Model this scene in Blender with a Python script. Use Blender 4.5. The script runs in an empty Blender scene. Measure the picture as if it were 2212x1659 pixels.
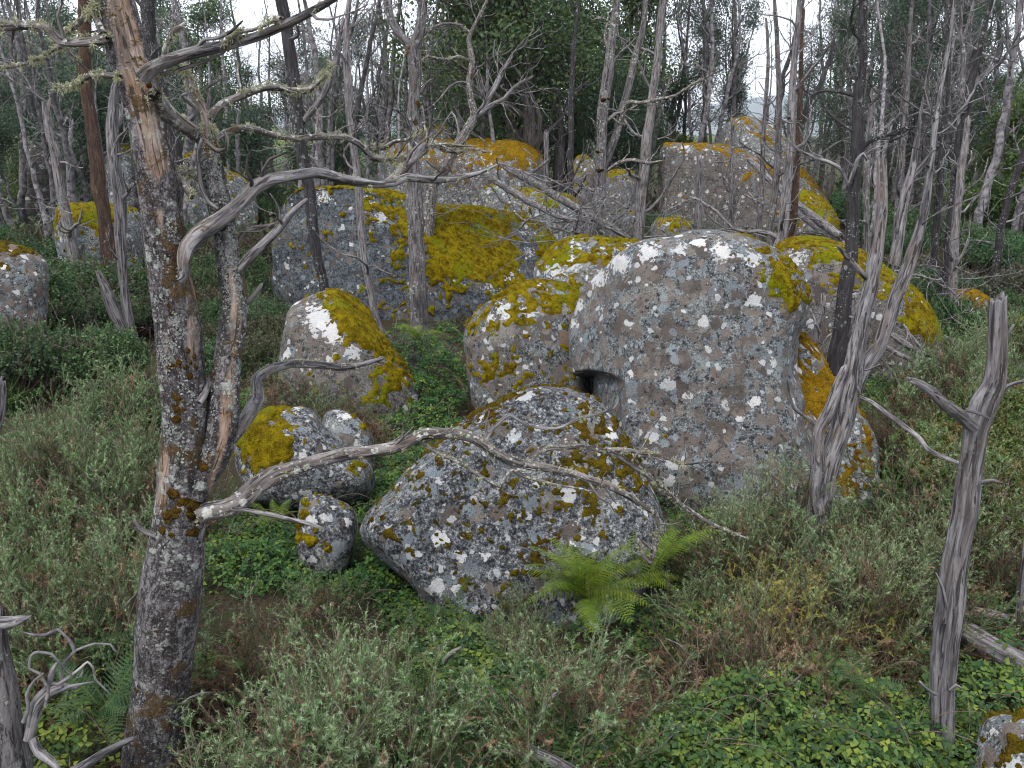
import bpy, bmesh, math, random
import numpy as np
from mathutils import Vector

scene = bpy.context.scene
C = scene.collection

# ------------------------------------------------------------------ camera
H = 3.6                      # eye height over the clearing, metres
PITCH = math.radians(16.0)
HFOV = math.radians(60.0)
cam_data = bpy.data.cameras.new('camera')
cam_data.sensor_width = 36.0
cam_data.lens = 18.0 / math.tan(HFOV / 2)
cam_data.clip_start = 0.05
cam_data.clip_end = 20000
cam = bpy.data.objects.new('camera', cam_data)
cam.location = (0, 0, H)
cam.rotation_euler = (math.pi / 2 - PITCH, 0, 0)
C.objects.link(cam)
scene.camera = cam

# ------------------------------------------------------------------ world: bright broken overcast
SUN_EL, SUN_AZ = math.radians(58), math.radians(205)      # azimuth from +Y, clockwise
world = bpy.data.worlds.new('World')
scene.world = world
world.use_nodes = True
wn, wl = world.node_tree.nodes, world.node_tree.links
wn.clear()
sky = wn.new('ShaderNodeTexSky')
sky.sky_type = 'NISHITA'
sky.sun_disc = False
sky.sun_elevation = SUN_EL
sky.sun_rotation = SUN_AZ
wtc = wn.new('ShaderNodeTexCoord')
wmap = wn.new('ShaderNodeMapping'); wmap.inputs['Scale'].default_value = (1, 1, 3.5)
wl.new(wtc.outputs['Generated'], wmap.inputs[0])
cl = wn.new('ShaderNodeTexNoise'); cl.inputs['Scale'].default_value = 2.2; cl.inputs['Detail'].default_value = 6
wl.new(wmap.outputs[0], cl.inputs['Vector'])
cr = wn.new('ShaderNodeMapRange'); cr.inputs[1].default_value = 0.30; cr.inputs[2].default_value = 0.62
cr.inputs[3].default_value = 0.55; cr.inputs[4].default_value = 1.0
wl.new(cl.outputs[0], cr.inputs[0])
wm = wn.new('ShaderNodeMix'); wm.data_type = 'RGBA'
wl.new(cr.outputs[0], wm.inputs[0]); wl.new(sky.outputs[0], wm.inputs[6])
wm.inputs[7].default_value = (11.4, 11.8, 12.6, 1)
bg = wn.new('ShaderNodeBackground'); bg.inputs[1].default_value = 0.08
wl.new(wm.outputs[2], bg.inputs[0])
wo = wn.new('ShaderNodeOutputWorld'); wl.new(bg.outputs[0], wo.inputs[0])

sun_data = bpy.data.lights.new('sun', 'SUN')
sun_data.energy = 1.5
sun_data.angle = math.radians(18)
sun_data.color = (1.0, 0.96, 0.9)
sun = bpy.data.objects.new('sun', sun_data)
C.objects.link(sun)
sd = Vector((math.sin(SUN_AZ) * math.cos(SUN_EL), math.cos(SUN_AZ) * math.cos(SUN_EL), math.sin(SUN_EL)))
sun.rotation_euler = sd.to_track_quat('Z', 'Y').to_euler()

scene.view_settings.view_transform = 'Standard'
scene.view_settings.look = 'None'
scene.view_settings.exposure = 1.15
scene.view_settings.gamma = 1.0
scene.view_settings.use_curve_mapping = False
scene.render.engine = 'CYCLES'
scene.cycles.use_denoising = True
scene.cycles.filter_width = 1.1
scene.cycles.max_bounces = 6
scene.cycles.diffuse_bounces = 2
scene.cycles.glossy_bounces = 2
scene.cycles.transmission_bounces = 3
scene.cycles.transparent_max_bounces = 6
scene.cycles.sample_clamp_indirect = 4

# ------------------------------------------------------------------ camera geometry helpers (2212 x 1659 survey grid of the photo)
W2, H2 = 1106.0, 829.5
FPX = W2 / math.tan(HFOV / 2)
CP, SP = math.cos(PITCH), math.sin(PITCH)
EYE = np.array((0.0, 0.0, H))


def ray(px, py):
    x, y = (px - W2) / FPX, (H2 - py) / FPX
    return np.array((x, CP + y * SP, -SP + y * CP))


def at(px, py, Y):
    d = ray(px, py)
    t = Y / d[1]
    return EYE + d * t, t


def proj(P):
    q = P - EYE
    f = q[..., 1] * CP - q[..., 2] * SP
    f = np.maximum(f, 1e-3)
    up = q[..., 1] * SP + q[..., 2] * CP
    return W2 + q[..., 0] / f * FPX, H2 - up / f * FPX


def Yground(px, py, z=0.0):
    d = ray(px, py)
    return (z - H) / d[2] * d[1]


# ------------------------------------------------------------------ numpy noise
def _hash(ix, iy, iz, seed):
    h = (ix * 374761393 + iy * 668265263 + iz * 2147483647 + seed * 1274126177) & 0xffffffff
    h = ((h ^ (h >> 13)) * 1274126177) & 0xffffffff
    h = ((h ^ (h >> 16)) * 2246822519) & 0xffffffff
    return ((h ^ (h >> 15)) & 0xffffff) / float(0xffffff)


def vnoise(P, seed=0):
    P = np.asarray(P, dtype=np.float64)
    i = np.floor(P).astype(np.int64)
    f = P - i
    f = f * f * f * (f * (f * 6 - 15) + 10)
    r = 0
    for dx in (0, 1):
        wx = f[..., 0] if dx else 1 - f[..., 0]
        for dy in (0, 1):
            wy = f[..., 1] if dy else 1 - f[..., 1]
            for dz in (0, 1):
                wz = f[..., 2] if dz else 1 - f[..., 2]
                r = r + wx * wy * wz * _hash(i[..., 0] + dx, i[..., 1] + dy, i[..., 2] + dz, seed)
    return r * 2 - 1


def fbm(P, octaves=4, seed=0, gain=0.5, lac=2.03):
    P = np.asarray(P, dtype=np.float64)
    s, a = 0, 1.0
    tot = 0
    for o in range(octaves):
        s = s + a * vnoise(P * lac ** o + 17.3 * o, seed + o * 7)
        tot += a
        a *= gain
    return s / tot


def sstep(a, b, x):
    t = np.clip((x - a) / (b - a), 0, 1)
    return t * t * (3 - 2 * t)


def gz(x, y):
    """ground height"""
    x = np.asarray(x, dtype=np.float64); y = np.asarray(y, dtype=np.float64)
    P = np.stack([x * 0.16, y * 0.16, np.zeros_like(x * y) + 3.1], -1)
    z = 0.16 * fbm(P, 3, 5)
    far = np.clip((y - 40) / 200, 0, 1)
    return z - 6 * far * far


# ------------------------------------------------------------------ mesh builder
class MB:
    def __init__(s):
        s.V, s.Q, s.T, s.A = [], [], [], {}
        s.n = 0

    def add(s, V, Q=None, T=None, **attrs):
        V = np.asarray(V, dtype=np.float64).reshape(-1, 3)
        if Q is not None and len(Q):
            s.Q.append(np.asarray(Q, dtype=np.int64).reshape(-1, 4) + s.n)
        if T is not None and len(T):
            s.T.append(np.asarray(T, dtype=np.int64).reshape(-1, 3) + s.n)
        for k, a in attrs.items():
            s.A.setdefault(k, []).append((s.n, np.asarray(a, dtype=np.float64)))
        s.V.append(V)
        s.n += len(V)

    def mesh(s, name, origin=(0, 0, 0), smooth=True):
        V = np.concatenate(s.V) - np.asarray(origin)
        Q = np.concatenate(s.Q) if s.Q else np.zeros((0, 4), np.int64)
        T = np.concatenate(s.T) if s.T else np.zeros((0, 3), np.int64)
        me = bpy.data.meshes.new(name)
        me.vertices.add(len(V)); me.vertices.foreach_set('co', V.ravel())
        nl = Q.size + T.size
        me.loops.add(nl)
        me.loops.foreach_set('vertex_index', np.concatenate([Q.ravel(), T.ravel()]).astype(np.int32))
        me.polygons.add(len(Q) + len(T))
        st = np.concatenate([np.arange(len(Q)) * 4, Q.size + np.arange(len(T)) * 3]).astype(np.int32)
        me.polygons.foreach_set('loop_start', st)
        me.polygons.foreach_set('use_smooth', np.full(len(st), smooth, dtype=bool))
        for k, parts in s.A.items():
            d = 1 if parts[0][1].ndim == 1 else parts[0][1].shape[1]
            full = np.zeros((s.n, d))
            for o, a in parts:
                full[o:o + len(a)] = a.reshape(len(a), d)
            if d == 1:
                at_ = me.attributes.new(k, 'FLOAT', 'POINT'); at_.data.foreach_set('value', full.ravel())
            else:
                at_ = me.attributes.new(k, 'FLOAT_VECTOR', 'POINT'); at_.data.foreach_set('vector', full[:, :3].ravel())
        me.update(calc_edges=True)
        return me


def obj(name, me, mat, parent=None, loc=None, kind=None):
    o = bpy.data.objects.new(name, me)
    if mat is not None and me is not None and not me.materials:
        me.materials.append(mat)
    C.objects.link(o)
    if parent is not None:
        o.parent = parent
    if loc is not None:
        o.location = loc
    if kind:
        o['kind'] = kind
    return o


def tag(o, label, cat, group=None):
    o['label'] = label; o['category'] = cat
    if group:
        o['group'] = group
    return o


def thing(name, label, cat, loc, group=None):
    o = bpy.data.objects.new(name, None)
    o.empty_display_size = 0.2
    o.location = [float(v) for v in loc]
    C.objects.link(o)
    return tag(o, label, cat, group)


def copy_thing(src, loc, rotz=0.0, scale=(1, 1, 1), label=None, group=None, cat=None, tilt=(0, 0)):
    r = src.copy(); C.objects.link(r)
    r.location = [float(v) for v in loc]
    r.rotation_euler = (tilt[0], tilt[1], rotz); r.scale = scale
    if label: r['label'] = label
    if group: r['group'] = group
    if cat: r['category'] = cat
    for ch in src.children:
        c = ch.copy(); C.objects.link(c); c.parent = r
        for g in ch.children:
            d = g.copy(); C.objects.link(d); d.parent = c
    return r


# ------------------------------------------------------------------ node helper
class NT:
    def __init__(s, name):
        s.m = bpy.data.materials.new(name); s.m.use_nodes = True
        s.t = s.m.node_tree; s.t.nodes.clear()

    def n(s, typ, _p=None, **ins):
        nd = s.t.nodes.new('ShaderNode' + typ)
        for k, v in (_p or {}).items():
            setattr(nd, k, v)
        for k, v in ins.items():
            key = int(k[1:]) if k[0] == '_' else k.replace('_', ' ')
            s.set(nd.inputs[key], v)
        return nd

    def set(s, sock, v):
        if isinstance(v, bpy.types.NodeSocket):
            s.t.links.new(v, sock)
        elif isinstance(v, (tuple, list)) and len(v) == 3 and sock.type == 'RGBA':
            sock.default_value = (*v, 1)
        else:
            sock.default_value = v

    def math(s, op, a, b=0.0, clamp=False):
        return s.n('Math', {'operation': op, 'use_clamp': clamp}, _0=a, _1=b).outputs[0]

    def mr(s, v, a, b, c=0.0, d=1.0, smooth=True):
        return s.n('MapRange', {'interpolation_type': 'SMOOTHSTEP' if smooth else 'LINEAR'}, _0=v, _1=a, _2=b, _3=c, _4=d).outputs[0]

    def mix(s, f, a, b, blend='MIX'):
        nd = s.n('Mix', {'data_type': 'RGBA', 'blend_type': blend})
        s.set(nd.inputs[0], f); s.set(nd.inputs[6], a); s.set(nd.inputs[7], b)
        return nd.outputs[2]

    def noise(s, co, scale, detail=4, rough=0.55, dist=0.0):
        nd = s.n('TexNoise', Vector=co, Scale=scale, Detail=detail, Roughness=rough, Distortion=dist)
        return nd.outputs[0]

    def noisec(s, co, scale, detail=2):
        return s.n('TexNoise', Vector=co, Scale=scale, Detail=detail).outputs[1]

    def vadd(s, a, b):
        return s.n('VectorMath', {'operation': 'ADD'}, _0=a, _1=b).outputs[0]

    def vscale(s, a, f):
        nd = s.n('VectorMath', {'operation': 'SCALE'}, _0=a); s.set(nd.inputs['Scale'], f)
        return nd.outputs[0]

    def vmul(s, a, v):
        return s.n('VectorMath', {'operation': 'MULTIPLY'}, _0=a, _1=v).outputs[0]

    def attr(s, name, out=0):
        return s.n('Attribute', {'attribute_name': name}).outputs[out]

    def spots(s, co, scale, density, rmin, rmax, soft=0.06, wob=None):
        """round lichen thalli: mask and a random value"""
        v = s.n('TexVoronoi', {'voronoi_dimensions': '3D', 'feature': 'F1'}, Vector=co, Scale=scale)
        sep = s.n('SeparateColor', _0=v.outputs['Color'])
        r = s.mr(sep.outputs[1], 0, 1, rmin, rmax, False)
        d = v.outputs['Distance']
        if wob is not None:
            d = s.math('ADD', d, wob)
        e = s.math('SUBTRACT', r, d)
        mk = s.mr(e, -soft, soft)
        on = s.math('LESS_THAN', sep.outputs[0], density) if not isinstance(density, float) or density < 1 else 1.0
        return s.math('MULTIPLY', mk, on), sep.outputs[2]

    def out(s, color, rough=0.9, bump=None, bstr=0.5, bdist=0.02, spec=0.25, trans=None, sheen=0.0):
        b = s.n('BsdfPrincipled', Base_Color=color, Roughness=rough)
        b.inputs['Specular IOR Level'].default_value = spec
        if sheen:
            b.inputs['Sheen Weight'].default_value = sheen
        if bump is not None:
            bn = s.n('Bump', Height=bump, Strength=bstr, Distance=bdist)
            s.t.links.new(bn.outputs[0], b.inputs['Normal'])
        sh = b.outputs[0]
        if trans:
            tr = s.n('BsdfTranslucent', Color=color)
            mx = s.n('MixShader', _0=trans, _1=sh, _2=tr.outputs[0])
            sh = mx.outputs[0]
        o = s.n('OutputMaterial')
        s.t.links.new(sh, o.inputs[0])
        return s.m


# ------------------------------------------------------------------ materials
def rock_mat(name, brown=0.6, white=0.12, blue=0.3, black=0.45, base=(0.050, 0.056, 0.062), base2=(0.155, 0.170, 0.178), scale=1.0,
             orange=0.0, crust=0.5, grain=46, dk=0.0, light=(0.235, 0.25, 0.255)):
    s = NT(name)
    tc = s.n('TexCoord').outputs['Object']
    rnd = s.n('ObjectInfo').outputs['Random']
    off = s.n('CombineXYZ', X=s.math('MULTIPLY', rnd, 91.0), Y=s.math('MULTIPLY', rnd, 37.0), Z=s.math('MULTIPLY', rnd, 53.0)).outputs[0]
    co0 = s.vadd(tc, off)
    warp = s.vscale(s.n('VectorMath', {'operation': 'SUBTRACT'}, _0=s.noisec(co0, 9 * scale, 3), _1=(0.5, 0.5, 0.5)).outputs[0], 0.10 / scale)
    co = s.vadd(co0, warp)
    fine = s.noise(co0, 95, 4, 0.7)
    wob = s.mr(s.noise(co0, 24 * scale, 4, 0.6), 0.3, 0.7, -0.14, 0.14, False)
    big = s.noise(co0, 1.3, 5, 0.6)
    sp = s.noise(co0, grain, 5, 0.8)
    sp2 = s.noise(s.vadd(co0, (11, 5, 2)), grain * .35, 5, 0.75)
    spm = s.math('ADD', s.math('MULTIPLY', sp, 0.6), s.math('MULTIPLY', sp2, 0.4))
    col = s.mix(s.mr(spm, 0.45, 0.55), base, base2)
    col = s.mix(s.mr(spm, 0.435 + dk, 0.465 + dk, 0.95, 0), col, (0.010, 0.0105, 0.012))
    col = s.mix(s.mr(spm, 0.535, 0.57, 0, 0.9), col, light)
    for sc, dn, r0, r1, c1, c2, st in (
            (6.5, blue * .6, 0.25, 0.5, (0.135, 0.168, 0.195), (0.09, 0.108, 0.12), 0.85),
            (5.6, brown, 0.34, 0.60, (0.098, 0.076, 0.064), (0.062, 0.050, 0.044), 0.93),
            (7.2, brown * .9, 0.32, 0.58, (0.130, 0.104, 0.088), (0.078, 0.062, 0.053), 0.93),
            (9.5, brown * .7, 0.30, 0.56, (0.108, 0.086, 0.071), (0.150, 0.125, 0.108), 0.9),
            (10.0, blue * .3, 0.3, 0.55, (0.17, 0.21, 0.24), (0.115, 0.132, 0.142), 0.85)):
        mk, rv = s.spots(co, sc * scale, dn, r0, r1, 0.025, wob)
        col = s.mix(s.math('MULTIPLY', mk, st), col, s.mix(rv, c1, c2))
    if orange > 0:
        mk, rv = s.spots(co, 4.0 * scale, orange, 0.2, 0.48, 0.12, wob)
        col = s.mix(s.math('MULTIPLY', mk, 0.8), col, (0.16, 0.085, 0.04))
    # crusty grey-green lichen sheets
    ck = s.mr(s.noise(s.vadd(co0, (7, 3, 1)), 2.6 * scale, 6, 0.75), 0.52, 0.60)
    ck = s.math('MULTIPLY', ck, s.mr(s.noise(co0, 55, 3, 0.7), 0.42, 0.55))
    col = s.mix(s.math('MULTIPLY', ck, crust), col, (0.215, 0.225, 0.205))
    # black speckle
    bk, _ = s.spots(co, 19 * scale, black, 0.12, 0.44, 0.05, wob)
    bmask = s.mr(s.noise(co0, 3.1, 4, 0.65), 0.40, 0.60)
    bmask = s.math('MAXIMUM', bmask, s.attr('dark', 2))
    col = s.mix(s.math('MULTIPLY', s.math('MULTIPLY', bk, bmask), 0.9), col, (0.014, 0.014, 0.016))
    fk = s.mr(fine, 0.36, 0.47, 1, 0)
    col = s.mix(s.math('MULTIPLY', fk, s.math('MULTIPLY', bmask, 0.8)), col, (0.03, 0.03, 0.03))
    # white thalli
    wk, rv = s.spots(co, 6.1 * scale, white, 0.14, 0.42, 0.025, wob)
    wk2, rv2 = s.spots(co, 12 * scale, white, 0.2, 0.46, 0.03, wob)
    wa = s.mr(s.math('ADD', s.attr('white', 2), s.math('MULTIPLY', wob, 2.2)), 0.45, 0.55)
    wk = s.math('MAXIMUM', s.math('MAXIMUM', wk, s.math('MULTIPLY', wk2, 0.8)), wa)
    col = s.mix(s.math('MULTIPLY', wk, 0.9), col, s.mix(rv, (0.50, 0.485, 0.48), (0.33, 0.345, 0.355)))
    # fine grain of the granite
    col = s.n('HueSaturation', Color=col, Value=0.86, Saturation=0.80).outputs[0]
    col = s.mix(0.75, col, s.mix(s.mr(fine, 0.3, 0.7), (0.35, 0.35, 0.35), (0.68, 0.68, 0.68)), 'OVERLAY')
    hgt = s.math('ADD', s.math('MULTIPLY', s.noise(co0, 22, 6, 0.7), 1.0), s.math('ADD', s.math('MULTIPLY', fine, 0.5), s.math('MULTIPLY', wk, 0.25)))
    return s.out(col, 0.92, hgt, 0.55, 0.02, 0.2)


def moss_mat(name, c1, c2, c3):
    s = NT(name)
    co = s.n('TexCoord').outputs['Object']
    f = s.noise(co, 120, 3, 0.7)
    m = s.noise(co, 9, 5, 0.65)
    l = s.noise(co, 1.6, 5, 0.7)
    col = s.mix(s.mr(m, 0.35, 0.65), c1, c2)
    col = s.mix(s.mr(l, 0.50, 0.60, 0, 0.85), col, c3)
    col = s.mix(s.mr(s.noise(s.vadd(co, (3, 9, 4)), 15, 5, 0.7), 0.52, 0.64, 0, 0.7), col, tuple(c * 0.35 for c in c1))
    col = s.mix(0.8, col, s.mix(s.mr(f, 0.3, 0.7), (0.15, 0.15, 0.15), (0.8, 0.8, 0.8)), 'OVERLAY')
    hgt = s.math('ADD', f, s.math('MULTIPLY', s.noise(co, 34, 4, 0.6), 1.2))
    return s.out(col, 0.95, hgt, 1.0, 0.03, 0.05)


def wood_mat(name, c_dark, c_light, c_warm, lichen=0.3, lichen_col=(0.32, 0.335, 0.315), black=0.3, warm=0.35, moss=0.2, bark=None, stretch=9.0, scale=1.0):
    """weathered wood / bark in the straightened coordinates of the trunk ('tc': metres round and along)"""
    s = NT(name)
    tc = s.attr('tc', 1)
    rnd = s.n('ObjectInfo').outputs['Random']
    off = s.n('CombineXYZ', X=s.math('MULTIPLY', rnd, 13.0), Y=s.math('MULTIPLY', rnd, 29.0), Z=s.math('MULTIPLY', rnd, 71.0)).outputs[0]
    co = s.vadd(tc, off)
    cs = s.vmul(co, (1, 1, 1.0 / stretch))
    fib = s.noise(cs, 130 * scale, 5, 0.65, 0.6)
    fib2 = s.noise(cs, 34 * scale, 5, 0.6, 0.8)
    pat = s.noise(s.vmul(co, (1, 1, 0.45)), 7 * scale, 6, 0.65)
    col = s.mix(s.mr(fib2, 0.33, 0.66), c_dark, c_light)
    col = s.mix(s.math('MULTIPLY', s.mr(pat, 0.50, 0.63), warm), col, c_warm)
    crack = s.mr(s.noise(cs, 52 * scale, 3, 0.5, 0.7), 0.37, 0.43, 1, 0)
    col = s.mix(s.math('MULTIPLY', crack, 0.8), col, (0.016, 0.014, 0.013))
    col = s.mix(s.mr(fib, 0.35, 0.5, 0.45, 0), col, (0.03, 0.027, 0.027))
    hgt = s.math('SUBTRACT', s.math('ADD', s.math('MULTIPLY', fib2, 0.9), s.math('MULTIPLY', fib, 0.4)), s.math('MULTIPLY', crack, 0.7))
    if bark is not None:
        bare = s.attr('bare', 2)
        bn = s.noise(s.vmul(co, (1, 1, 0.7)), 34, 7, 0.75)
        bcol = s.mix(s.mr(bn, 0.42, 0.58), bark[0], bark[1])
        bcol = s.mix(s.mr(s.noise(s.vmul(co, (1, 1, 0.6)), 8, 6, 0.7), 0.46, 0.54, 0, 0.75), bcol, tuple(c * 0.55 for c in bark[0]))
        bcol = s.mix(s.mr(s.noise(s.vadd(co, (4, 4, 1)), 90, 3, 0.7), 0.56, 0.62, 0, 0.7), bcol, (0.24, 0.235, 0.24))
        ck = s.math('ABSOLUTE', s.math('SUBTRACT', s.noise(s.vmul(co, (1, 1, 0.30)), 15, 5, 0.62, 0.4), 0.5))
        ck2 = s.math('ABSOLUTE', s.math('SUBTRACT', s.noise(s.vadd(s.vmul(co, (0.5, 0.5, 1.2)), (5, 2, 8)), 13, 4, 0.6, 0.3), 0.5))
        cm = s.math('MAXIMUM', s.mr(ck, 0.0, 0.022, 1, 0), s.mr(ck2, 0.0, 0.012, 0.8, 0))
        bcol = s.mix(s.math('MULTIPLY', cm, 0.85), bcol, (0.012, 0.01, 0.01))
        col = s.mix(bare, bcol, col)
        hgt = s.mix(bare, s.math('SUBTRACT', s.math('MULTIPLY', bn, 1.3), s.math('MULTIPLY', cm, 0.8)), hgt)
    nb = s.noise(co, 3.3, 4, 0.6)
    bk = s.mr(s.noise(s.vmul(co, (1, 1, 0.6)), 11 * scale, 5, 0.7), 0.52, 0.60)
    col = s.mix(s.math('MULTIPLY', bk, black), col, (0.02, 0.018, 0.018))
    wob = s.mr(s.noise(co, 60, 3, 0.6), 0.3, 0.7, -0.2, 0.2, False)
    l1, rv = s.spots(co, 17.0, 0.55, 0.15, 0.48, 0.06, wob)
    l2, _ = s.spots(co, 42.0, 0.5, 0.15, 0.46, 0.08, wob)
    lm = s.mr(nb, 0.60 - 0.3 * lichen, 0.70 - 0.3 * lichen)
    lk = s.math('MULTIPLY', s.math('MAXIMUM', l1, l2), s.math('MULTIPLY', lm, min(1.0, lichen * 2.2)))
    lc = s.mix(s.mr(s.noise(co, 80, 3, 0.7), 0.4, 0.6), lichen_col, tuple(c * 0.62 for c in lichen_col))
    col = s.mix(s.math('MULTIPLY', lk, 0.9), col, lc)
    if moss > 0:
        mm = s.math('MULTIPLY', s.mr(s.noise(co, 5.2, 5, 0.7), 0.66 - 0.2 * moss, 0.72 - 0.2 * moss), s.mr(s.noise(co, 90, 3, 0.7), 0.35, 0.5))
        col = s.mix(s.math('MULTIPLY', mm, 0.85), col, (0.075, 0.045, 0.012))
        hgt = s.math('ADD', hgt, s.math('MULTIPLY', mm, 0.6))
    hgt = s.math('ADD', hgt, s.math('MULTIPLY', lk, 0.35))
    return s.out(col, 0.9, hgt, 0.8, 0.012, 0.2)


def leaf_mat(name, trans=0.25, rough=0.55, var=0.25, spec=0.3):
    s = NT(name)
    c = s.attr('col', 0)
    rnd = s.n('ObjectInfo').outputs['Random']
    hs = s.n('HueSaturation', Color=c, Value=s.mr(rnd, 0, 1, 1 - var, 1 + var, False), Hue=s.mr(s.math('FRACT', s.math('MULTIPLY', rnd, 7.3)), 0, 1, 0.485, 0.515, False))
    return s.out(hs.outputs[0], rough, spec=spec, trans=trans)


def plain_mat(name, c1, c2, scale=20, rough=0.9, bstr=0.5, var=None):
    s = NT(name)
    co = s.n('TexCoord').outputs['Object']
    f = s.noise(co, scale, 5, 0.65)
    col = s.mix(s.mr(f, 0.35, 0.65), c1, c2)
    if var:
        col = s.n('HueSaturation', Color=col, Value=s.mr(s.n('ObjectInfo').outputs['Random'], 0, 1, var[0], var[1], False)).outputs[0]
    return s.out(col, rough, f, bstr, 0.02, 0.2)


M = {}
M['rock_big'] = rock_mat('lichen_granite', 0.62, 0.19, 0.6, 0.6, base=(0.045, 0.050, 0.056), base2=(0.125, 0.140, 0.15))
M['rock_front'] = rock_mat('speckled_granite', 0.10, 0.20, 0.35, 0.8, base=(0.040, 0.044, 0.050), base2=(0.105, 0.112, 0.122), crust=0.45, grain=44, dk=0.012, light=(0.29, 0.295, 0.30))
M['rock_mid'] = rock_mat('brown_granite', 0.58, 0.15, 0.45, 0.65, base=(0.045, 0.048, 0.052), base2=(0.125, 0.135, 0.14), orange=0.15)
M['rock_blue'] = rock_mat('slate_grey_granite', 0.12, 0.06, 0.25, 0.55, base=(0.036, 0.045, 0.055), base2=(0.074, 0.088, 0.102), crust=0.25, grain=26, light=(0.125, 0.145, 0.16))
M['rock_pale'] = rock_mat('pale_granite', 0.26, 0.28, 0.5, 0.5, base=(0.070, 0.077, 0.082), base2=(0.165, 0.178, 0.18), crust=0.7, light=(0.33, 0.345, 0.345))
M['rock_tan'] = rock_mat('tan_granite', 0.5, 0.2, 0.3, 0.4, base=(0.060, 0.055, 0.052), base2=(0.125, 0.113, 0.103), scale=0.8, crust=0.4, light=(0.20, 0.185, 0.17))
M['moss_yellow'] = moss_mat('yellow_green_moss', (0.100, 0.069, 0.004), (0.240, 0.182, 0.006), (0.160, 0.172, 0.006))
M['moss_orange'] = moss_mat('ochre_moss', (0.17, 0.090, 0.007), (0.27, 0.165, 0.008), (0.13, 0.085, 0.008))
M['moss_dark'] = moss_mat('olive_moss', (0.075, 0.056, 0.006), (0.15, 0.11, 0.008), (0.085, 0.052, 0.007))
M['moss_tuft'] = moss_mat('brown_moss', (0.055, 0.030, 0.006), (0.105, 0.058, 0.009), (0.075, 0.050, 0.008))
M['bark_big'] = wood_mat('flaking_bark', (0.10, 0.075, 0.062), (0.30, 0.235, 0.195), (0.22, 0.125, 0.07), lichen=0.5, black=0.35, warm=0.6, moss=0.55,
                         bark=((0.045, 0.039, 0.040), (0.165, 0.152, 0.158)))
M['wood_grey'] = wood_mat('silver_dead_wood', (0.042, 0.039, 0.042), (0.245, 0.234, 0.242), (0.15, 0.108, 0.086), lichen=0.22, black=0.2, warm=0.4, moss=0.08)
M['wood_snag'] = wood_mat('fissured_dead_wood', (0.045, 0.041, 0.044), (0.205, 0.195, 0.203), (0.105, 0.080, 0.070), lichen=0.12, black=0.2, warm=0.35, moss=0.0, stretch=13)
M['wood_lichen'] = wood_mat('lichen_crusted_branch', (0.055, 0.046, 0.044), (0.21, 0.19, 0.185), (0.16, 0.115, 0.09), lichen=0.9, lichen_col=(0.40, 0.405, 0.37), black=0.4, warm=0.4, moss=0.25)
M['bark_grey'] = wood_mat('grey_bark', (0.050, 0.045, 0.047), (0.175, 0.163, 0.167), (0.12, 0.088, 0.074), lichen=0.45, black=0.4, warm=0.35, moss=0.15)
M['bark_pale'] = wood_mat('pale_trunk_wood', (0.085, 0.077, 0.080), (0.245, 0.23, 0.236), (0.18, 0.135, 0.11), lichen=0.2, black=0.25, warm=0.4, moss=0.05)
M['bark_black'] = wood_mat('charred_bark', (0.015, 0.014, 0.016), (0.050, 0.047, 0.051), (0.045, 0.034, 0.028), lichen=0.40, lichen_col=(0.26, 0.268, 0.27), black=0.5, warm=0.3, moss=0.0)
M['bark_red'] = wood_mat('rust_brown_bark', (0.028, 0.017, 0.013), (0.090, 0.052, 0.036), (0.062, 0.033, 0.020), lichen=0.16, lichen_col=(0.30, 0.24, 0.15), black=0.45, warm=0.5, moss=0.2)
M['bark_live'] = wood_mat('dark_eucalypt_bark', (0.045, 0.038, 0.036), (0.14, 0.125, 0.12), (0.10, 0.07, 0.055), lichen=0.2, black=0.3, warm=0.3, moss=0.0)
M['bark_far'] = plain_mat('far_grey_bark', (0.060, 0.055, 0.060), (0.225, 0.212, 0.222), 7, var=(.3, 1.15))
M['twig'] = plain_mat('grey_twig', (0.075, 0.069, 0.072), (0.25, 0.238, 0.243), 9, var=(.45, 1.1))
M['twig_brown'] = plain_mat('brown_twig', (0.060, 0.042, 0.033), (0.15, 0.11, 0.09), 14)
M['beard'] = leaf_mat('beard_lichen', 0.3, 0.9, 0.1, 0.1)
M['leaf'] = leaf_mat('foliage', 0.22, 0.6, 0.16, 0.15)
M['leaf_far'] = leaf_mat('eucalypt_foliage', 0.32, 0.6, 0.2, 0.25)
M['gorse'] = leaf_mat('gorse_spines', 0.08, 0.8, 0.16, 0.05)
M['fern'] = leaf_mat('fern_blades', 0.35, 0.5, 0.10, 0.3)

# ================================================================== GROUND, HILLS
def ground_mat():
    s = NT('leaf_litter_soil')
    co = s.n('TexCoord').outputs['Object']
    a = s.noise(co, 3.0, 6, 0.7)
    b = s.noise(co, 40, 5, 0.7)
    col = s.mix(s.mr(b, 0.35, 0.65), (0.018, 0.014, 0.010), (0.070, 0.052, 0.036))
    col = s.mix(s.mr(a, 0.45, 0.62, 0, 0.7), col, (0.038, 0.046, 0.018))
    return s.out(col, 0.95, s.math('ADD', a, b), 0.8, 0.05, 0.1)


M['ground'] = ground_mat()


def grid_mesh(name, xs, ys, zf):
    X, Y = np.meshgrid(xs, ys)
    V = np.stack([X, Y, zf(X, Y)], -1).reshape(-1, 3)
    nx, ny = len(xs), len(ys)
    i = np.arange(ny - 1)[:, None] * nx + np.arange(nx - 1)[None]
    Q = np.stack([i, i + 1, i + nx + 1, i + nx], -1).reshape(-1, 4)
    mb = MB(); mb.add(V, Q)
    return mb.mesh(name)


def spread(a, b, n, p=2.4):
    t = np.linspace(-1, 1, n)
    return (np.sign(t) * np.abs(t) ** p + 1) / 2 * (b - a) + a


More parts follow.
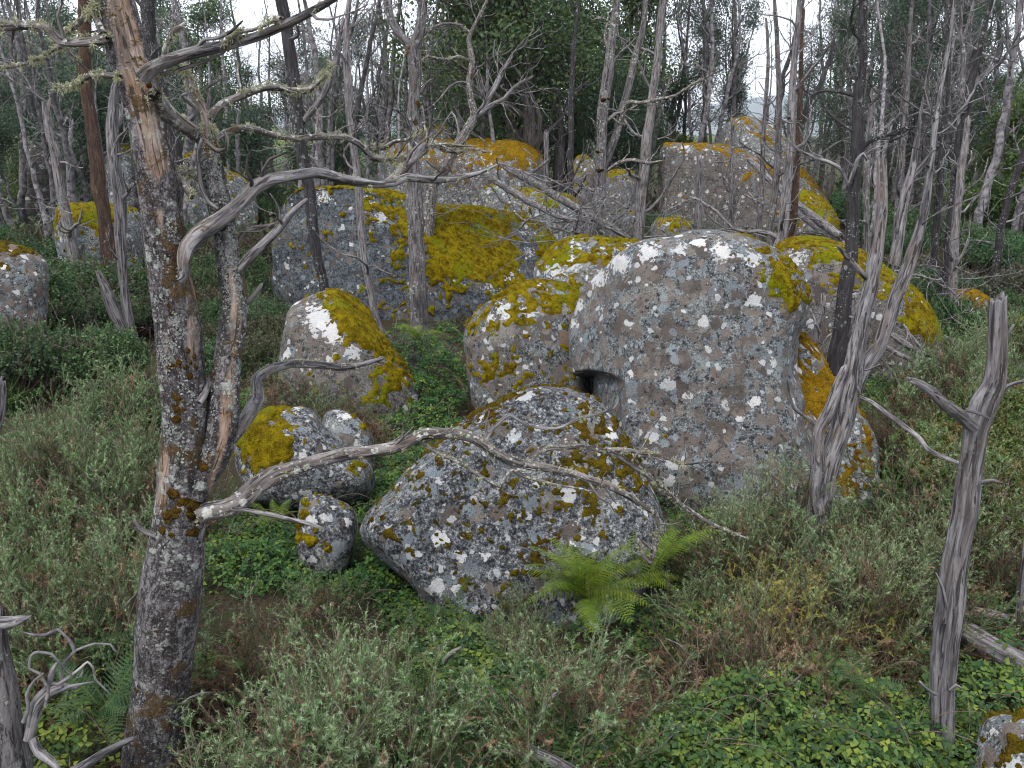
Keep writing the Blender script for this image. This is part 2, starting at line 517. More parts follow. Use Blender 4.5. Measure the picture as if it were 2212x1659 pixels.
g = obj('ground', grid_mesh('ground', spread(-900, 900, 260, 3.2), -20 + 1500 * np.linspace(0, 1, 300) ** 2.6, gz), M['ground'])
g['kind'] = 'structure'


def hill_far(X, Y):
    P = np.stack([X * 0.006, Y * 0.006, X * 0 + 1.7], -1)
    rise = sstep(90, 420, Y + 0.25 * X) * sstep(-60, -280, X + 0.12 * (Y - 200))
    return -9 + 62 * rise + 6 * fbm(P, 4, 3) * rise


hl = obj('hillside', grid_mesh('hillside', np.linspace(-700, 140, 110), np.linspace(95, 700, 90), hill_far), M['ground'])
hl['kind'] = 'structure'
M['mountain'] = plain_mat('forested_mountain', (0.030, 0.042, 0.026), (0.055, 0.07, 0.045), 0.01)


def mount(X, Y):
    P = np.stack([X * 0.0011, Y * 0.0011, X * 0 + 4.4], -1)
    r = sstep(3100, 4600, Y)
    return -90 + r * (160 + 90 * fbm(P, 5, 9) + 110 * np.exp(-((X - 1700) / 760) ** 2))


mo = obj('mountain', grid_mesh('mountain', np.linspace(-5200, 5200, 160), np.linspace(3000, 5800, 60), mount), M['mountain'])
mo['kind'] = 'structure'

# ================================================================== BOULDERS
_ico = {}


def ico(sub):
    if sub not in _ico:
        bm = bmesh.new()
        bmesh.ops.create_icosphere(bm, subdivisions=sub, radius=1.0)
        bm.verts.ensure_lookup_table()
        V = np.array([v.co[:] for v in bm.verts])
        T = np.array([[v.index for v in f.verts] for f in bm.faces])
        bm.free()
        _ico[sub] = (V / np.linalg.norm(V, axis=1)[:, None], T)
    return _ico[sub]


def vnormals(V, T):
    n = np.cross(V[T[:, 1]] - V[T[:, 0]], V[T[:, 2]] - V[T[:, 0]])
    N = np.zeros_like(V)
    for k in range(3):
        np.add.at(N, T[:, k], n)
    return N / np.maximum(np.linalg.norm(N, axis=1)[:, None], 1e-9)


BOULDERS = []      # (centre, radius) for keeping plants out
BPOLY = []


def boulder(label, outline, Y, cf, cb, mat, moss=None, mossmat='moss_yellow', sub=6, e=2.4, cuts=(), seed=1, rough=1.0,
            facets=6, mf=1.4, blobs=(), white=(), dark=(), carve=None, moss_h=0.026, lean=0.0, moss_noise=0.85, shrink=0.985, vdark=0.0):
    """outline: pixel polygon of the silhouette; Y: distance of its middle; cf/cb: half depth to front/back in metres.
    moss: height of the threshold on up-ness (None: none); blobs: (px,py,r,strength) extra moss or bare places on the surface"""
    O = np.array(outline, dtype=float)
    gpy = float(proj(np.array((at(O[:, 0].mean(), O[:, 1].mean(), Y)[0][0], Y, -.12)))[1])
    ym, yb = (O[:, 1].min() + O[:, 1].max()) / 2, O[:, 1].max()
    if yb < gpy:                                         # reach down into the soil
        lo = O[:, 1] > ym
        O[lo, 1] = ym + (O[lo, 1] - ym) * (gpy - ym) / (yb - ym)
    cx, cy = (O[:, 0].min() + O[:, 0].max()) / 2, (O[:, 1].min() + O[:, 1].max()) / 2
    Cc, t = at(cx, cy, Y)
    w = EYE - Cc; w = w / np.linalg.norm(w)
    u = np.cross((0, 0, 1.0), w); u = -u if u[0] < 0 else u
    u = u / np.linalg.norm(u)
    v = np.cross(w, u); v = v if v[2] > 0 else -v
    # outline on the plane through the centre
    pts = []
    n = len(O)
    for i in range(n):                                   # Catmull-Rom the polygon
        p0, p1, p2, p3 = O[i - 1], O[i], O[(i + 1) % n], O[(i + 2) % n]
        for k in range(6):
            s_ = k / 6
            pts.append(0.5 * (2 * p1 + (p2 - p0) * s_ + (2 * p0 - 5 * p1 + 4 * p2 - p3) * s_ ** 2 + (3 * p1 - p0 - 3 * p2 + p3) * s_ ** 3))
    th, rr = [], []
    for p in pts:
        d = ray(*p)
        k = np.dot(Cc - EYE, w) / np.dot(d, w)
        q = EYE + d * k - Cc
        a, b = np.dot(q, u), np.dot(q, v)
        th.append(math.atan2(b, a)); rr.append(math.hypot(a, b) * shrink)
    th, rr = np.array(th), np.array(rr)
    o = np.argsort(th); th, rr = th[o], rr[o]
    S, T = ico(sub)
    ang = np.arctan2(S[:, 1], S[:, 0])
    r = np.interp(ang, th, rr, period=2 * math.pi)
    rho = np.hypot(S[:, 0], S[:, 1])
    ee = e + 1.4 * sstep(0.1, -0.5, S[:, 1])
    k = 1 / (rho ** ee + np.abs(S[:, 2]) ** ee) ** (1 / ee)
    R = rr.mean()
    L = np.stack([k * rho * r * np.cos(ang), k * rho * r * np.sin(ang), k * S[:, 2] * np.where(S[:, 2] > 0, cf, cb)], -1)
    for (nu, nv, nw, h, soft) in cuts:                   # soft planar faces (h in units of mean radius)
        nn = np.array((nu, nv, nw), float); nn /= np.linalg.norm(nn)
        d = L @ nn - h * R
        so = soft * R
        nd = np.where(d > so, 0.06 * (d - so), np.where(d > -so, d - (d + so) ** 2 / (4 * so), d))
        L = L + (nd - d)[:, None] * nn
    rq = np.random.default_rng(seed * 7 + 1)
    for _ in range(facets):                              # weathered facets
        nn = rq.normal(size=3); nn[2] = abs(nn[2]) + .2; nn /= np.linalg.norm(nn)
        ext = (L @ nn).max(); d = L @ nn - ext * rq.uniform(.86, .95); so = .10 * R
        nd = np.where(d > so, .25 * (d - so), np.where(d > -so, d - (d + so) ** 2 / (4 * so), d))
        L = L + (nd - d)[:, None] * nn * (.75 if abs(nn[2]) > .5 else .35)
    if lean:
        L[:, 2] += lean * L[:, 1]
    V = Cc + L[:, :1] * u + L[:, 1:2] * v + L[:, 2:] * w
    N = vnormals(V, T)
    sd_ = seed * 13
    V = V + N * (R * rough * (0.075 * fbm(V * (1.3 / R) + seed, 3, sd_) + 0.022 * fbm(V * (4.5 / R) + seed, 3, sd_ + 3))
                 + rough * 0.006 * fbm(V * 14, 3, sd_ + 5))[:, None]
    px, py = proj(V)
    front = (N @ w) > -0.2
    if carve:                                            # hollow under an overhanging lip
        V = V - w * (carve(px, py) * front)[:, None]
    N = vnormals(V, T)
    px, py = proj(V)
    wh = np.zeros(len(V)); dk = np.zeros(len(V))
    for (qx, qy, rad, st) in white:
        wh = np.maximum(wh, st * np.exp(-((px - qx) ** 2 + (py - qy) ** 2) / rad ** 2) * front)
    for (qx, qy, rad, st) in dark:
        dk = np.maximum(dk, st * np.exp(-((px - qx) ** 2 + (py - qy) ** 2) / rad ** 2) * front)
    zmin = float(V[:, 2].min())
    base = (Cc[0], Cc[1], max(float(gz(Cc[0], Cc[1])) - 0.05, zmin))
    BOULDERS.append((Cc[0], Cc[1], R, cf, cb))
    rt = thing('boulder', label, 'boulder', base, None)
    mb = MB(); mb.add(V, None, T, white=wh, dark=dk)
    obj('stone', mb.mesh('stone', base), M[mat], rt)
    if moss is not None:
        up = N[:, 2] + moss_noise * (0.45 * fbm(V * 2.0, 4, sd_ + 21) + 0.95 * fbm(V * 6.5 * mf, 4, sd_ + 23) + 0.75 * fbm(V * 15 * mf, 2, sd_ + 25))
        m = (up - moss) * 1.0
        for (qx, qy, rad, st) in blobs:
            m = m + st * np.exp(-((px - qx) ** 2 + (py - qy) ** 2) / rad ** 2) * front
        h = np.clip(m * 0.16, -0.02, 1) / (1 + np.clip(m, 0, 9) * 1.6)
        h = np.minimum(h, moss_h) + (0.020 * fbm(V * 16, 2, sd_ + 31) + 0.016 * fbm(V * 40, 2, sd_ + 33)) * sstep(-0.05, 0.25, m)
        keep = (h > -0.012)[T].any(axis=1)
        if keep.sum() > 20:
            Tk = T[keep]
            idx = np.unique(Tk)
            mp = np.full(len(V), -1); mp[idx] = np.arange(len(idx))
            mb = MB(); mb.add((V + N * h[:, None])[idx], None, mp[Tk])
            obj('moss', mb.mesh('moss', base), M[mossmat], rt, kind='stuff')
    return rt


def hollow(px, py):
    lip = np.interp(px, [1215, 1232, 1246, 1265, 1285, 1305, 1325, 1345, 1360], [826, 812, 803, 799, 800, 803, 809, 819, 826])
    a = sstep(0, 9, py - lip) * sstep(1010, 900, py)
    b = np.interp(px, [1200, 1256, 1282, 1310, 1335, 1352], [1.2, 1.2, .40, .26, .14, 0.0])
    return a * b


# --- nearest ones
boulder('pointed grey speckled boulder in front, under the long lichen-hung branch',
        [(1185, 843), (1235, 850), (1290, 882), (1330, 930), (1370, 1000), (1400, 1060), (1420, 1130), (1405, 1190), (1370, 1260), (1300, 1330), (1200, 1390), (1080, 1400),
         (1000, 1360), (945, 1300), (900, 1245), (845, 1200), (798, 1160), (797, 1122), (850, 1072), (900, 1020), (950, 965), (1000, 920), (1060, 880), (1120, 852)],
        6.95, 1.15, 1.2, 'rock_front', moss=1.30, mossmat='moss_dark', moss_noise=1.35, mf=2.2, e=2.3, seed=3, sub=7, facets=0, cuts=((0.08, 0.05, 0.99, 0.70, 0.25),),
        blobs=((1300, 930, 70, 0.42), (1085, 905, 40, 0.42), (1150, 870, 60, -0.2), (1330, 1010, 60, 0.36), (1250, 985, 70, 0.22), (1020, 1050, 90, 0.2),
               (1180, 880, 60, -0.3), (1060, 1150, 200, 0.30), (1200, 1150, 160, 0.28), (880, 1130, 70, 0.2)),
        white=((1110, 945, 22, 0.75), (1160, 1050, 16, 0.7), (985, 1272, 14, 0.8), (1040, 905, 12, 0.7), (990, 1000, 14, 0.7), (1245, 1130, 14, 0.6)),
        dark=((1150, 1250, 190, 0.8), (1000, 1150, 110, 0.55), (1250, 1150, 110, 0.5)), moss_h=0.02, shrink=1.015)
boulder('huge blunt boulder freckled with brown and white lichen, a dark hollow at its side',
        [(1226, 690), (1240, 645), (1275, 600), (1330, 562), (1400, 535), (1480, 520), (1560, 515), (1630, 532), (1690, 562), (1730, 605), (1745, 650), (1735, 690), (1715, 740),
         (1720, 850), (1745, 960), (1750, 1060), (1690, 1140), (1560, 1160), (1430, 1140), (1345, 1060), (1290, 980), (1258, 900), (1236, 820), (1226, 750)],
        9.3, 1.25, 1.3, 'rock_big', moss=1.12, mossmat='moss_yellow', e=2.9, seed=5, sub=7, cuts=((0.0, 0.12, 1.0, 0.70, 0.10), (-0.75, 0.25, 0.62, 0.86, 0.12)),
        carve=hollow,
        blobs=((1680, 600, 34, 0.85), (1715, 655, 34, 0.9), (1640, 580, 30, 0.3), (1480, 535, 90, -0.15), (1560, 525, 60, -0.45), (1400, 545, 110, -0.5), (1700, 620, 60, 0.3)),
        white=((1290, 600, 30, 0.75), (1245, 660, 24, 0.7), (1340, 568, 30, 0.8), (1400, 545, 30, 0.75), (1470, 540, 26, 0.6), (1560, 545, 30, 0.75), (1625, 560, 26, 0.7), (1240, 700, 18, 0.6)),
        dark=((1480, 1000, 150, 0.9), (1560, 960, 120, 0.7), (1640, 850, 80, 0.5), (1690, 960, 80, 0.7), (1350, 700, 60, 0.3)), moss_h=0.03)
boulder('leaning slab boulder streaked with orange moss, behind the forked grey tree',
        [(1690, 760), (1722, 698), (1762, 740), (1802, 808), (1845, 878), (1880, 925), (1902, 985), (1906, 1050), (1890, 1110), (1830, 1170), (1740, 1190), (1680, 1150), (1650, 1050),
         (1645, 940), (1655, 840)],
        8.95, 0.75, 1.0, 'rock_pale', moss=0.84, mossmat='moss_orange', e=2.3, seed=8, cuts=((0.3, 0.3, 0.9, 0.55, 0.12),),
        blobs=((1690, 1010, 40, 0.6), (1750, 830, 60, 0.3), (1800, 880, 60, 0.4), (1855, 1010, 50, 0.45), (1720, 890, 60, 0.3), (1840, 1090, 50, 0.2)),
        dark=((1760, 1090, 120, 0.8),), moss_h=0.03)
boulder('rounded brown boulder capped with yellow moss, tucked beside the huge lichen boulder',
        [(1000, 722), (1012, 690), (1050, 652), (1105, 622), (1160, 606), (1210, 610), (1250, 640), (1275, 720), (1285, 820), (1270, 900), (1200, 960), (1100, 960), (1040, 920), (1018, 860),
         (1004, 790)],
        10.9, 0.72, 0.8, 'rock_mid', moss=0.72, mossmat='moss_yellow', e=2.5, seed=11,
        blobs=((1130, 690, 70, -0.2), (1150, 800, 120, 0.22), (1040, 790, 50, 0.25), (1190, 660, 50, 0.1), (1140, 650, 90, 0.12)),
        white=((1090, 672, 26, 0.75), (1140, 668, 26, 0.7), (1060, 690, 20, 0.7), (1160, 612, 16, 0.7)), dark=((1100, 860, 90, 0.7),))
boulder('low boulder with a slope of bright yellow-green moss, beside the bramble bank',
        [(612, 730), (619, 670), (634, 645), (660, 630), (705, 624), (765, 630), (800, 650), (820, 690), (845, 750), (880, 800), (908, 860), (905, 960), (780, 1000), (650, 960), (598, 850)],
        11.4, 0.70, 0.8, 'rock_tan', moss=0.86, mossmat='moss_yellow', e=2.3, seed=13,
        blobs=((760, 690, 50, 0.8), (800, 740, 40, 0.7), (740, 650, 40, 0.5), (850, 820, 50, 0.55), (680, 640, 40, -0.25), (640, 700, 50, -0.4), (690, 710, 50, -0.35), (830, 860, 60, 0.4)),
        white=((690, 690, 34, 0.85), (720, 720, 30, 0.8), (760, 760, 26, 0.7), (670, 665, 20, 0.6)), cuts=((0.72, 0.62, 0.3, 0.62, 0.1),))
boulder('smooth grey boulder with a patch of yellow moss, beside the lichen-covered trunk',
        [(508, 945), (525, 910), (575, 888), (640, 880), (672, 884), (700, 915), (735, 955), (790, 990), (812, 1040), (790, 1085), (680, 1105), (570, 1090), (522, 1040), (506, 985)],
        8.3, 0.55, 0.6, 'rock_front', moss=1.0, mossmat='moss_yellow', e=2.3, seed=17,
        blobs=((560, 950, 50, 0.75), (600, 965, 45, 0.65), (540, 1000, 50, 0.45), (650, 890, 60, -0.3), (700, 950, 50, -0.3)), white=((640, 882, 16, 0.6),))
boulder('small round grey boulder peeping out behind the smooth mossy one',
        [(690, 925), (705, 890), (740, 884), (775, 900), (805, 950), (800, 1000), (750, 1010), (700, 980)], 8.9, 0.25, 0.3, 'rock_pale', moss=1.15, mossmat='moss_yellow', e=2.2,
        seed=19, sub=5, white=((735, 900, 14, 0.6),))
boulder('small broken grey boulder with mossy base under the long branch',
        [(640, 1110), (655, 1072), (690, 1066), (740, 1080), (770, 1105), (772, 1150), (750, 1210), (690, 1230), (645, 1190)], 6.9, 0.25, 0.35, 'rock_front', moss=1.0,
        mossmat='moss_yellow', e=2.5, seed=23, sub=6, blobs=((650, 1150, 34, 0.6), (700, 1170, 40, 0.4), (720, 1080, 40, -0.3)))
boulder('white-faced boulder splashed with moss cushions in the bottom corner',
        [(2104, 1620), (2118, 1560), (2150, 1540), (2200, 1538), (2260, 1545), (2330, 1600), (2350, 1720), (2280, 1800), (2160, 1790), (2108, 1720)], 4.05, 0.30, 0.4, 'rock_pale',
        moss=0.98, mossmat='moss_dark', e=2.5, seed=29, sub=6, blobs=((2120, 1600, 34, 0.6), (2180, 1610, 24, 0.4), (2110, 1650, 30, 0.5), (2170, 1650, 24, 0.4), (2205, 1545, 20, 0.4)))
# --- second row
boulder('broad slate-grey dome boulder, golden moss and a pale bare streak on its side',
        [(573, 610), (577, 540), (588, 480), (603, 428), (645, 409), (720, 400), (800, 402), (868, 411), (930, 430), (1000, 432), (1070, 437), (1130, 450), (1180, 470), (1207, 505), (1203, 560), (1180, 620),
         (1130, 690), (1020, 730), (880, 735), (740, 725), (630, 705), (582, 670)],
        18.2, 2.2, 3.4, 'rock_blue', moss=0.74, mossmat='moss_yellow', e=2.7, seed=31, sub=7, facets=3, cuts=((-0.25, -0.05, 1.0, 0.40, 0.12), (0.35, 0.55, 0.80, 0.46, 0.14)),
        blobs=((1020, 540, 120, 1.0), (950, 500, 70, .6), (1100, 470, 60, .5), (960, 590, 70, .7), (1080, 580, 60, .5), (1128, 500, 20, -2.2), (1140, 545, 22, -2.2), (1150, 590, 22, -1.8), (840, 450, 60, .35), (800, 430, 40, .3), (1190, 530, 40, .9),
               (1020, 650, 70, -.5), (640, 560, 120, -.6), (760, 560, 80, -.5), (1060, 510, 14, -.9), (1000, 560, 12, -.8)),
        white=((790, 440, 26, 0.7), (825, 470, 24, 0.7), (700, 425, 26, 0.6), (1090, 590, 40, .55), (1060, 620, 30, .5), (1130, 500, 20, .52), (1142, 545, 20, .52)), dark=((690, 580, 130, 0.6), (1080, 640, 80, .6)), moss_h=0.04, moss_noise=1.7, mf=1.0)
boulder('low white and moss boulder behind the huge lichen boulder',
        [(1153, 600), (1170, 558), (1212, 522), (1290, 514), (1370, 517), (1422, 528), (1460, 560), (1450, 640), (1380, 700), (1250, 710), (1180, 680)],
        13.6, 0.9, 1.2, 'rock_pale', moss=0.66, mossmat='moss_yellow', e=2.3, seed=41, white=((1200, 580, 30, 0.7), (1230, 570, 34, 0.6)), blobs=((1190, 545, 30, 0.2), (1330, 540, 60, -0.15)))
boulder('long mossy boulder running behind the forked tree at right',
        [(1640, 580), (1690, 518), (1750, 511), (1810, 522), (1862, 540), (1920, 580), (1975, 622), (2012, 668), (2036, 715), (2042, 755), (2020, 810), (1940, 850), (1820, 840), (1720, 800),
         (1650, 700)],
        13.4, 1.0, 1.4, 'rock_tan', moss=0.62, mossmat='moss_yellow', e=2.3, seed=43, blobs=((2010, 680, 40, 0.6), (1980, 720, 60, 0.4), (1780, 525, 60, 0.2), (1730, 600, 60, -0.3)),
        white=((1720, 560, 34, 0.6),))
boulder('flat top of a mossy boulder rising behind the huge lichen boulder',
        [(1440, 560), (1470, 522), (1530, 505), (1600, 502), (1650, 515), (1670, 560), (1640, 640), (1540, 660), (1460, 630)], 11.9, 0.6, 0.8, 'rock_pale', moss=0.62,
        mossmat='moss_yellow', e=2.3, seed=47, sub=5)
# --- far pile
boulder('far blocky taupe boulder below the dome-shaped one',
        [(1425, 400), (1428, 325), (1470, 313), (1540, 314), (1600, 322), (1650, 345), (1700, 400), (1720, 470), (1690, 540), (1560, 560), (1450, 540), (1425, 480)],
        31.0, 2.2, 2.5, 'rock_tan', moss=0.95, moss_noise=1.2, mf=.8, mossmat='moss_orange', e=2.9, seed=53, sub=6, cuts=((0, 0.1, 1, 0.65, 0.1),), white=((1480, 322, 22, 0.6),), moss_h=0.08)
boulder('tall dome-shaped pale boulder crowning the far pile',
        [(1535, 345), (1552, 290), (1572, 262), (1602, 247), (1640, 256), (1690, 300), (1735, 360), (1775, 410), (1800, 460), (1810, 540), (1700, 580), (1560, 560), (1530, 450)],
        36.0, 2.4, 3.0, 'rock_pale', moss=1.05, moss_noise=1.2, mf=.8, mossmat='moss_orange', e=2.3, seed=59, sub=6, blobs=((1730, 400, 60, 0.3), (1590, 300, 30, 0.3)), dark=((1720, 430, 80, 0.6),), moss_h=0.10)
boulder('sloping mossy slab at the foot of the far boulder pile',
        [(1712, 440), (1730, 412), (1765, 425), (1800, 455), (1815, 500), (1800, 560), (1740, 560), (1708, 500)], 27.0, 1.0, 1.2, 'rock_tan', moss=0.3, mossmat='moss_yellow', e=2.3, seed=61, sub=5)
boulder('far whaleback boulder with an ochre mossy crown behind the crooked tree',
        [(815, 350), (830, 312), (920, 302), (1000, 303), (1080, 306), (1140, 314), (1170, 332), (1180, 370), (1170, 440), (1080, 480), (920, 480), (830, 430)],
        29.0, 2.4, 3.0, 'rock_pale', moss=0.78, moss_noise=1.2, mf=.8, mossmat='moss_orange', e=2.4, seed=67, sub=6, moss_h=0.09, blobs=((1120, 345, 50, 0.5),))
boulder('small rounded far boulder sitting above the ochre whaleback',
        [(905, 310), (915, 278), (945, 265), (972, 272), (982, 305), (975, 350), (930, 360), (908, 345)], 33.0, 0.6, 0.7, 'rock_mid', moss=0.85, mossmat='moss_yellow', e=2.3, seed=71, sub=5)
boulder('dark far boulder with mossy shoulder left of the twin trunks',
        [(1228, 390), (1235, 350), (1258, 332), (1282, 345), (1290, 390), (1280, 440), (1240, 440)], 27.5, 0.5, 0.6, 'rock_tan', moss=0.62, mossmat='moss_yellow', e=2.3, seed=73, sub=5)
boulder('small moss-topped far boulder between the standing trunks',
        [(1303, 400), (1315, 374), (1342, 365), (1368, 374), (1376, 410), (1365, 450), (1310, 450)], 26.5, 0.5, 0.6, 'rock_mid', moss=0.62, mossmat='moss_yellow', e=2.3, seed=79, sub=5)
boulder('small round moss-topped boulder in front of the far block',
        [(1405, 510), (1415, 478), (1445, 467), (1480, 475), (1500, 500), (1502, 540), (1480, 570), (1420, 560)], 20.5, 0.5, 0.6, 'rock_mid', moss=0.66, mossmat='moss_yellow', e=2.3, seed=83, sub=5)
boulder('low mossy rocks buried under the fallen dark log',
        [(1036, 410), (1055, 395), (1110, 400), (1180, 412), (1250, 430), (1275, 470), (1240, 520), (1120, 520), (1045, 460)], 21.5, 0.9, 0.9, 'rock_pale', moss=0.72, mossmat='moss_yellow', e=2.2,
        seed=89, sub=5)
boulder('flat moss-covered boulder low in the shrubs beyond the rust-brown trunk',
        [(118, 470), (135, 445), (200, 438), (270, 440), (308, 458), (315, 500), (280, 560), (170, 560), (122, 520)], 18.5, 0.9, 1.0, 'rock_pale', moss=0.40, mossmat='moss_yellow', e=2.3, seed=97, sub=5,
        blobs=((280, 470, 40, -0.3),))
boulder('rounded mossy grey boulder at the left edge behind the shrubs',
        [(-70, 560), (-30, 528), (20, 522), (65, 530), (98, 555), (110, 600), (105, 660), (60, 720), (-40, 720), (-80, 640)], 13.0, 0.6, 0.7, 'rock_mid', moss=0.84, mossmat='moss_dark', e=2.4,
        seed=101, sub=6)
boulder('far mossy boulder glimpsed behind the twin lichen stems',
        [(380, 370), (395, 340), (430, 330), (470, 345), (500, 370), (540, 390), (560, 420), (500, 450), (400, 440)], 27.0, 0.7, 0.9, 'rock_pale', moss=0.62, mossmat='moss_yellow', e=2.3, seed=103, sub=5)
boulder('far pale boulder among the thin trunks at the far left',
        [(45, 350), (55, 315), (78, 305), (98, 318), (104, 350), (100, 420), (55, 420)], 30.0, 0.5, 0.6, 'rock_tan', moss=None, e=2.3, seed=107, sub=5)
boulder('far narrow mossy boulder behind the grey trunk beside the rust-brown one',
        [(225, 360), (240, 325), (265, 306), (290, 320), (300, 370), (295, 430), (230, 430)], 28.0, 0.6, 0.7, 'rock_pale', moss=0.8, mossmat='moss_yellow', e=2.3, seed=109, sub=5)
boulder('small mossy boulder beyond the branch pile on the right',
        [(2055, 650), (2075, 628), (2105, 628), (2135, 645), (2142, 670), (2110, 700), (2065, 690)], 15.6, 0.3, 0.4, 'rock_pale', moss=0.3, mossmat='moss_orange', e=2.3, seed=113, sub=5)

# ================================================================== TREES
def catmull(P, step, lin=0.45):
    """resample a polyline of (x,y,z,r) rows with a Catmull-Rom spline"""
    P = np.asarray(P, dtype=float)
    if len(P) == 2:
        n = max(2, int(np.linalg.norm(P[1, :3] - P[0, :3]) / step) + 1)
        t = np.linspace(0, 1, n)[:, None]
        return P[0] * (1 - t) + P[1] * t
    E = np.vstack([2 * P[0] - P[1], P, 2 * P[-1] - P[-2]])
    out, out2 = [], []
    for i in range(1, len(E) - 2):
        p0, p1, p2, p3 = E[i - 1], E[i], E[i + 1], E[i + 2]
        n = max(2, int(np.linalg.norm(p2[:3] - p1[:3]) / step))
        s = (np.arange(n) / n)[:, None]
        out2.append(p1 * (1 - s) + p2 * s)
        out.append(0.5 * (2 * p1 + (p2 - p0) * s + (2 * p0 - 5 * p1 + 4 * p2 - p3) * s ** 2 + (3 * p1 - p0 - 3 * p2 + p3) * s ** 3))
    out.append(P[-1:]); out2.append(P[-1:])
    R = np.vstack(out)
    if lin:
        R = R * (1 - lin) + np.vstack(out2) * lin
    R[:, 3] = np.maximum(R[:, 3], P[:, 3].min() * 0.6)
    return R


def tube(mb, P, sides=10, step=0.05, ridge=0.06, lump=0.10, kr=5.0, kv=1.6, seed=0, end='taper', wig=0.0, bare=None, bark_h=0.0, twist=0.0, raw=False):
    """one limb; returns its resampled centre line"""
    R = np.asarray(P, dtype=float) if raw else catmull(P, step)
    c, r = R[:, :3].copy(), R[:, 3]
    n = len(c)
    seg = np.linalg.norm(np.diff(c, axis=0), axis=1)
    v = np.concatenate([[0], np.cumsum(seg)])
    if wig > 0:
        q = np.stack([v * 2.3, v * 0 + seed * 1.7, v * 0], -1)
        c[:, 0] += wig * fbm(q, 3, seed) * r * 2.5
        c[:, 1] += wig * fbm(q + 50, 3, seed) * r * 2.5
        c[:, 2] += wig * fbm(q + 90, 3, seed) * r * 1.2
    tg = np.gradient(c, axis=0); tg /= np.maximum(np.linalg.norm(tg, axis=1)[:, None], 1e-9)
    ref = np.array((0.0, 1.0, 0.0)) if abs(tg[0, 1]) < 0.9 else np.array((1.0, 0.0, 0.0))
    X = np.zeros_like(c)
    x = np.cross(tg[0], ref); x /= np.linalg.norm(x)
    for i in range(n):
        x = x - tg[i] * np.dot(x, tg[i]); x /= max(np.linalg.norm(x), 1e-9)
        X[i] = x
    Z = np.cross(tg, X)
    a = np.arange(sides) / sides * 2 * math.pi
    A, Vv = np.meshgrid(a, v)
    ca, sa = np.cos(A + twist * Vv), np.sin(A + twist * Vv)
    rr = np.repeat(r[:, None], sides, 1)
    tcx = np.stack([np.cos(A) * rr, np.sin(A) * rr, Vv], -1)
    fac = 1.0
    if ridge or lump:
        q = np.stack([np.cos(A) * 1.0, np.sin(A) * 1.0, Vv], -1)
        fac = 1 + ridge * fbm(q * np.array((kr, kr, kv)) + seed * 3.1, 3, seed + 1) + lump * fbm(q * np.array((1.2, 1.2, 1.3 / max(r.mean() * 8, 0.15))) + seed, 2, seed + 2)
    rr = rr * fac
    at_ = {}
    if bare is not None:
        V0 = c[:, None, :] + rr[..., None] * (ca[..., None] * X[:, None, :] + sa[..., None] * Z[:, None, :])
        bm_ = bare(V0, tcx)
        rr = rr + bark_h * (1 - bm_)
        at_['bare'] = bm_.ravel()
    V = c[:, None, :] + rr[..., None] * (ca[..., None] * X[:, None, :] + sa[..., None] * Z[:, None, :])
    if end == 'broken':                                   # splintered top
        k = max(1, min(4, n // 4))
        rag = (vnoise(np.stack([np.cos(a) * 2.2, np.sin(a) * 2.2, a * 0 + seed], -1), seed + 9) * 0.9 + 0.35) * r[-1] * 1.8
        for j in range(k):
            V[-1 - j] += tg[-1] * (rag * (1 - j / k))[:, None]
    V = V.reshape(-1, 3)
    i = np.arange(n - 1)[:, None] * sides + np.arange(sides)[None]
    j = np.arange(n - 1)[:, None] * sides + (np.arange(sides)[None] + 1) % sides
    Q = np.stack([i, j, j + sides, i + sides], -1).reshape(-1, 4)
    tip = c[-1] + tg[-1] * (r[-1] * (1.2 if end == 'taper' else -0.8))
    V = np.vstack([V, tip])
    L = (n - 1) * sides
    T = np.stack([L + np.arange(sides), L + (np.arange(sides) + 1) % sides, np.full(sides, n * sides)], -1)
    tc = np.vstack([tcx.reshape(-1, 3), [0, 0, v[-1]]])
    if 'bare' in at_:
        at_['bare'] = np.append(at_['bare'], 1.0)
    mb.add(V, Q, T, tc=tc, **at_)
    return np.hstack([c, r[:, None]]), tg


def trace(pts, Y0, Y1=None, lift=None):
    """pixel polyline (px,py,w) at distance Y0 (drifting to Y1) -> rows x,y,z,r"""
    pts = np.asarray(pts, dtype=float)
    d = np.concatenate([[0], np.cumsum(np.hypot(np.diff(pts[:, 0]), np.diff(pts[:, 1])))])
    d = d / d[-1]
    Y1 = Y0 if Y1 is None else Y1
    out = []
    for (px, py, w), t in zip(pts, d):
        Y = Y0 + (Y1 - Y0) * t
        P, k = at(px, py, Y)
        out.append((*P, max(w / 2 * k / FPX, 0.0025)))
    return np.array(out)


def rdir(rng):
    v = rng.normal(size=3)
    return v / np.linalg.norm(v)


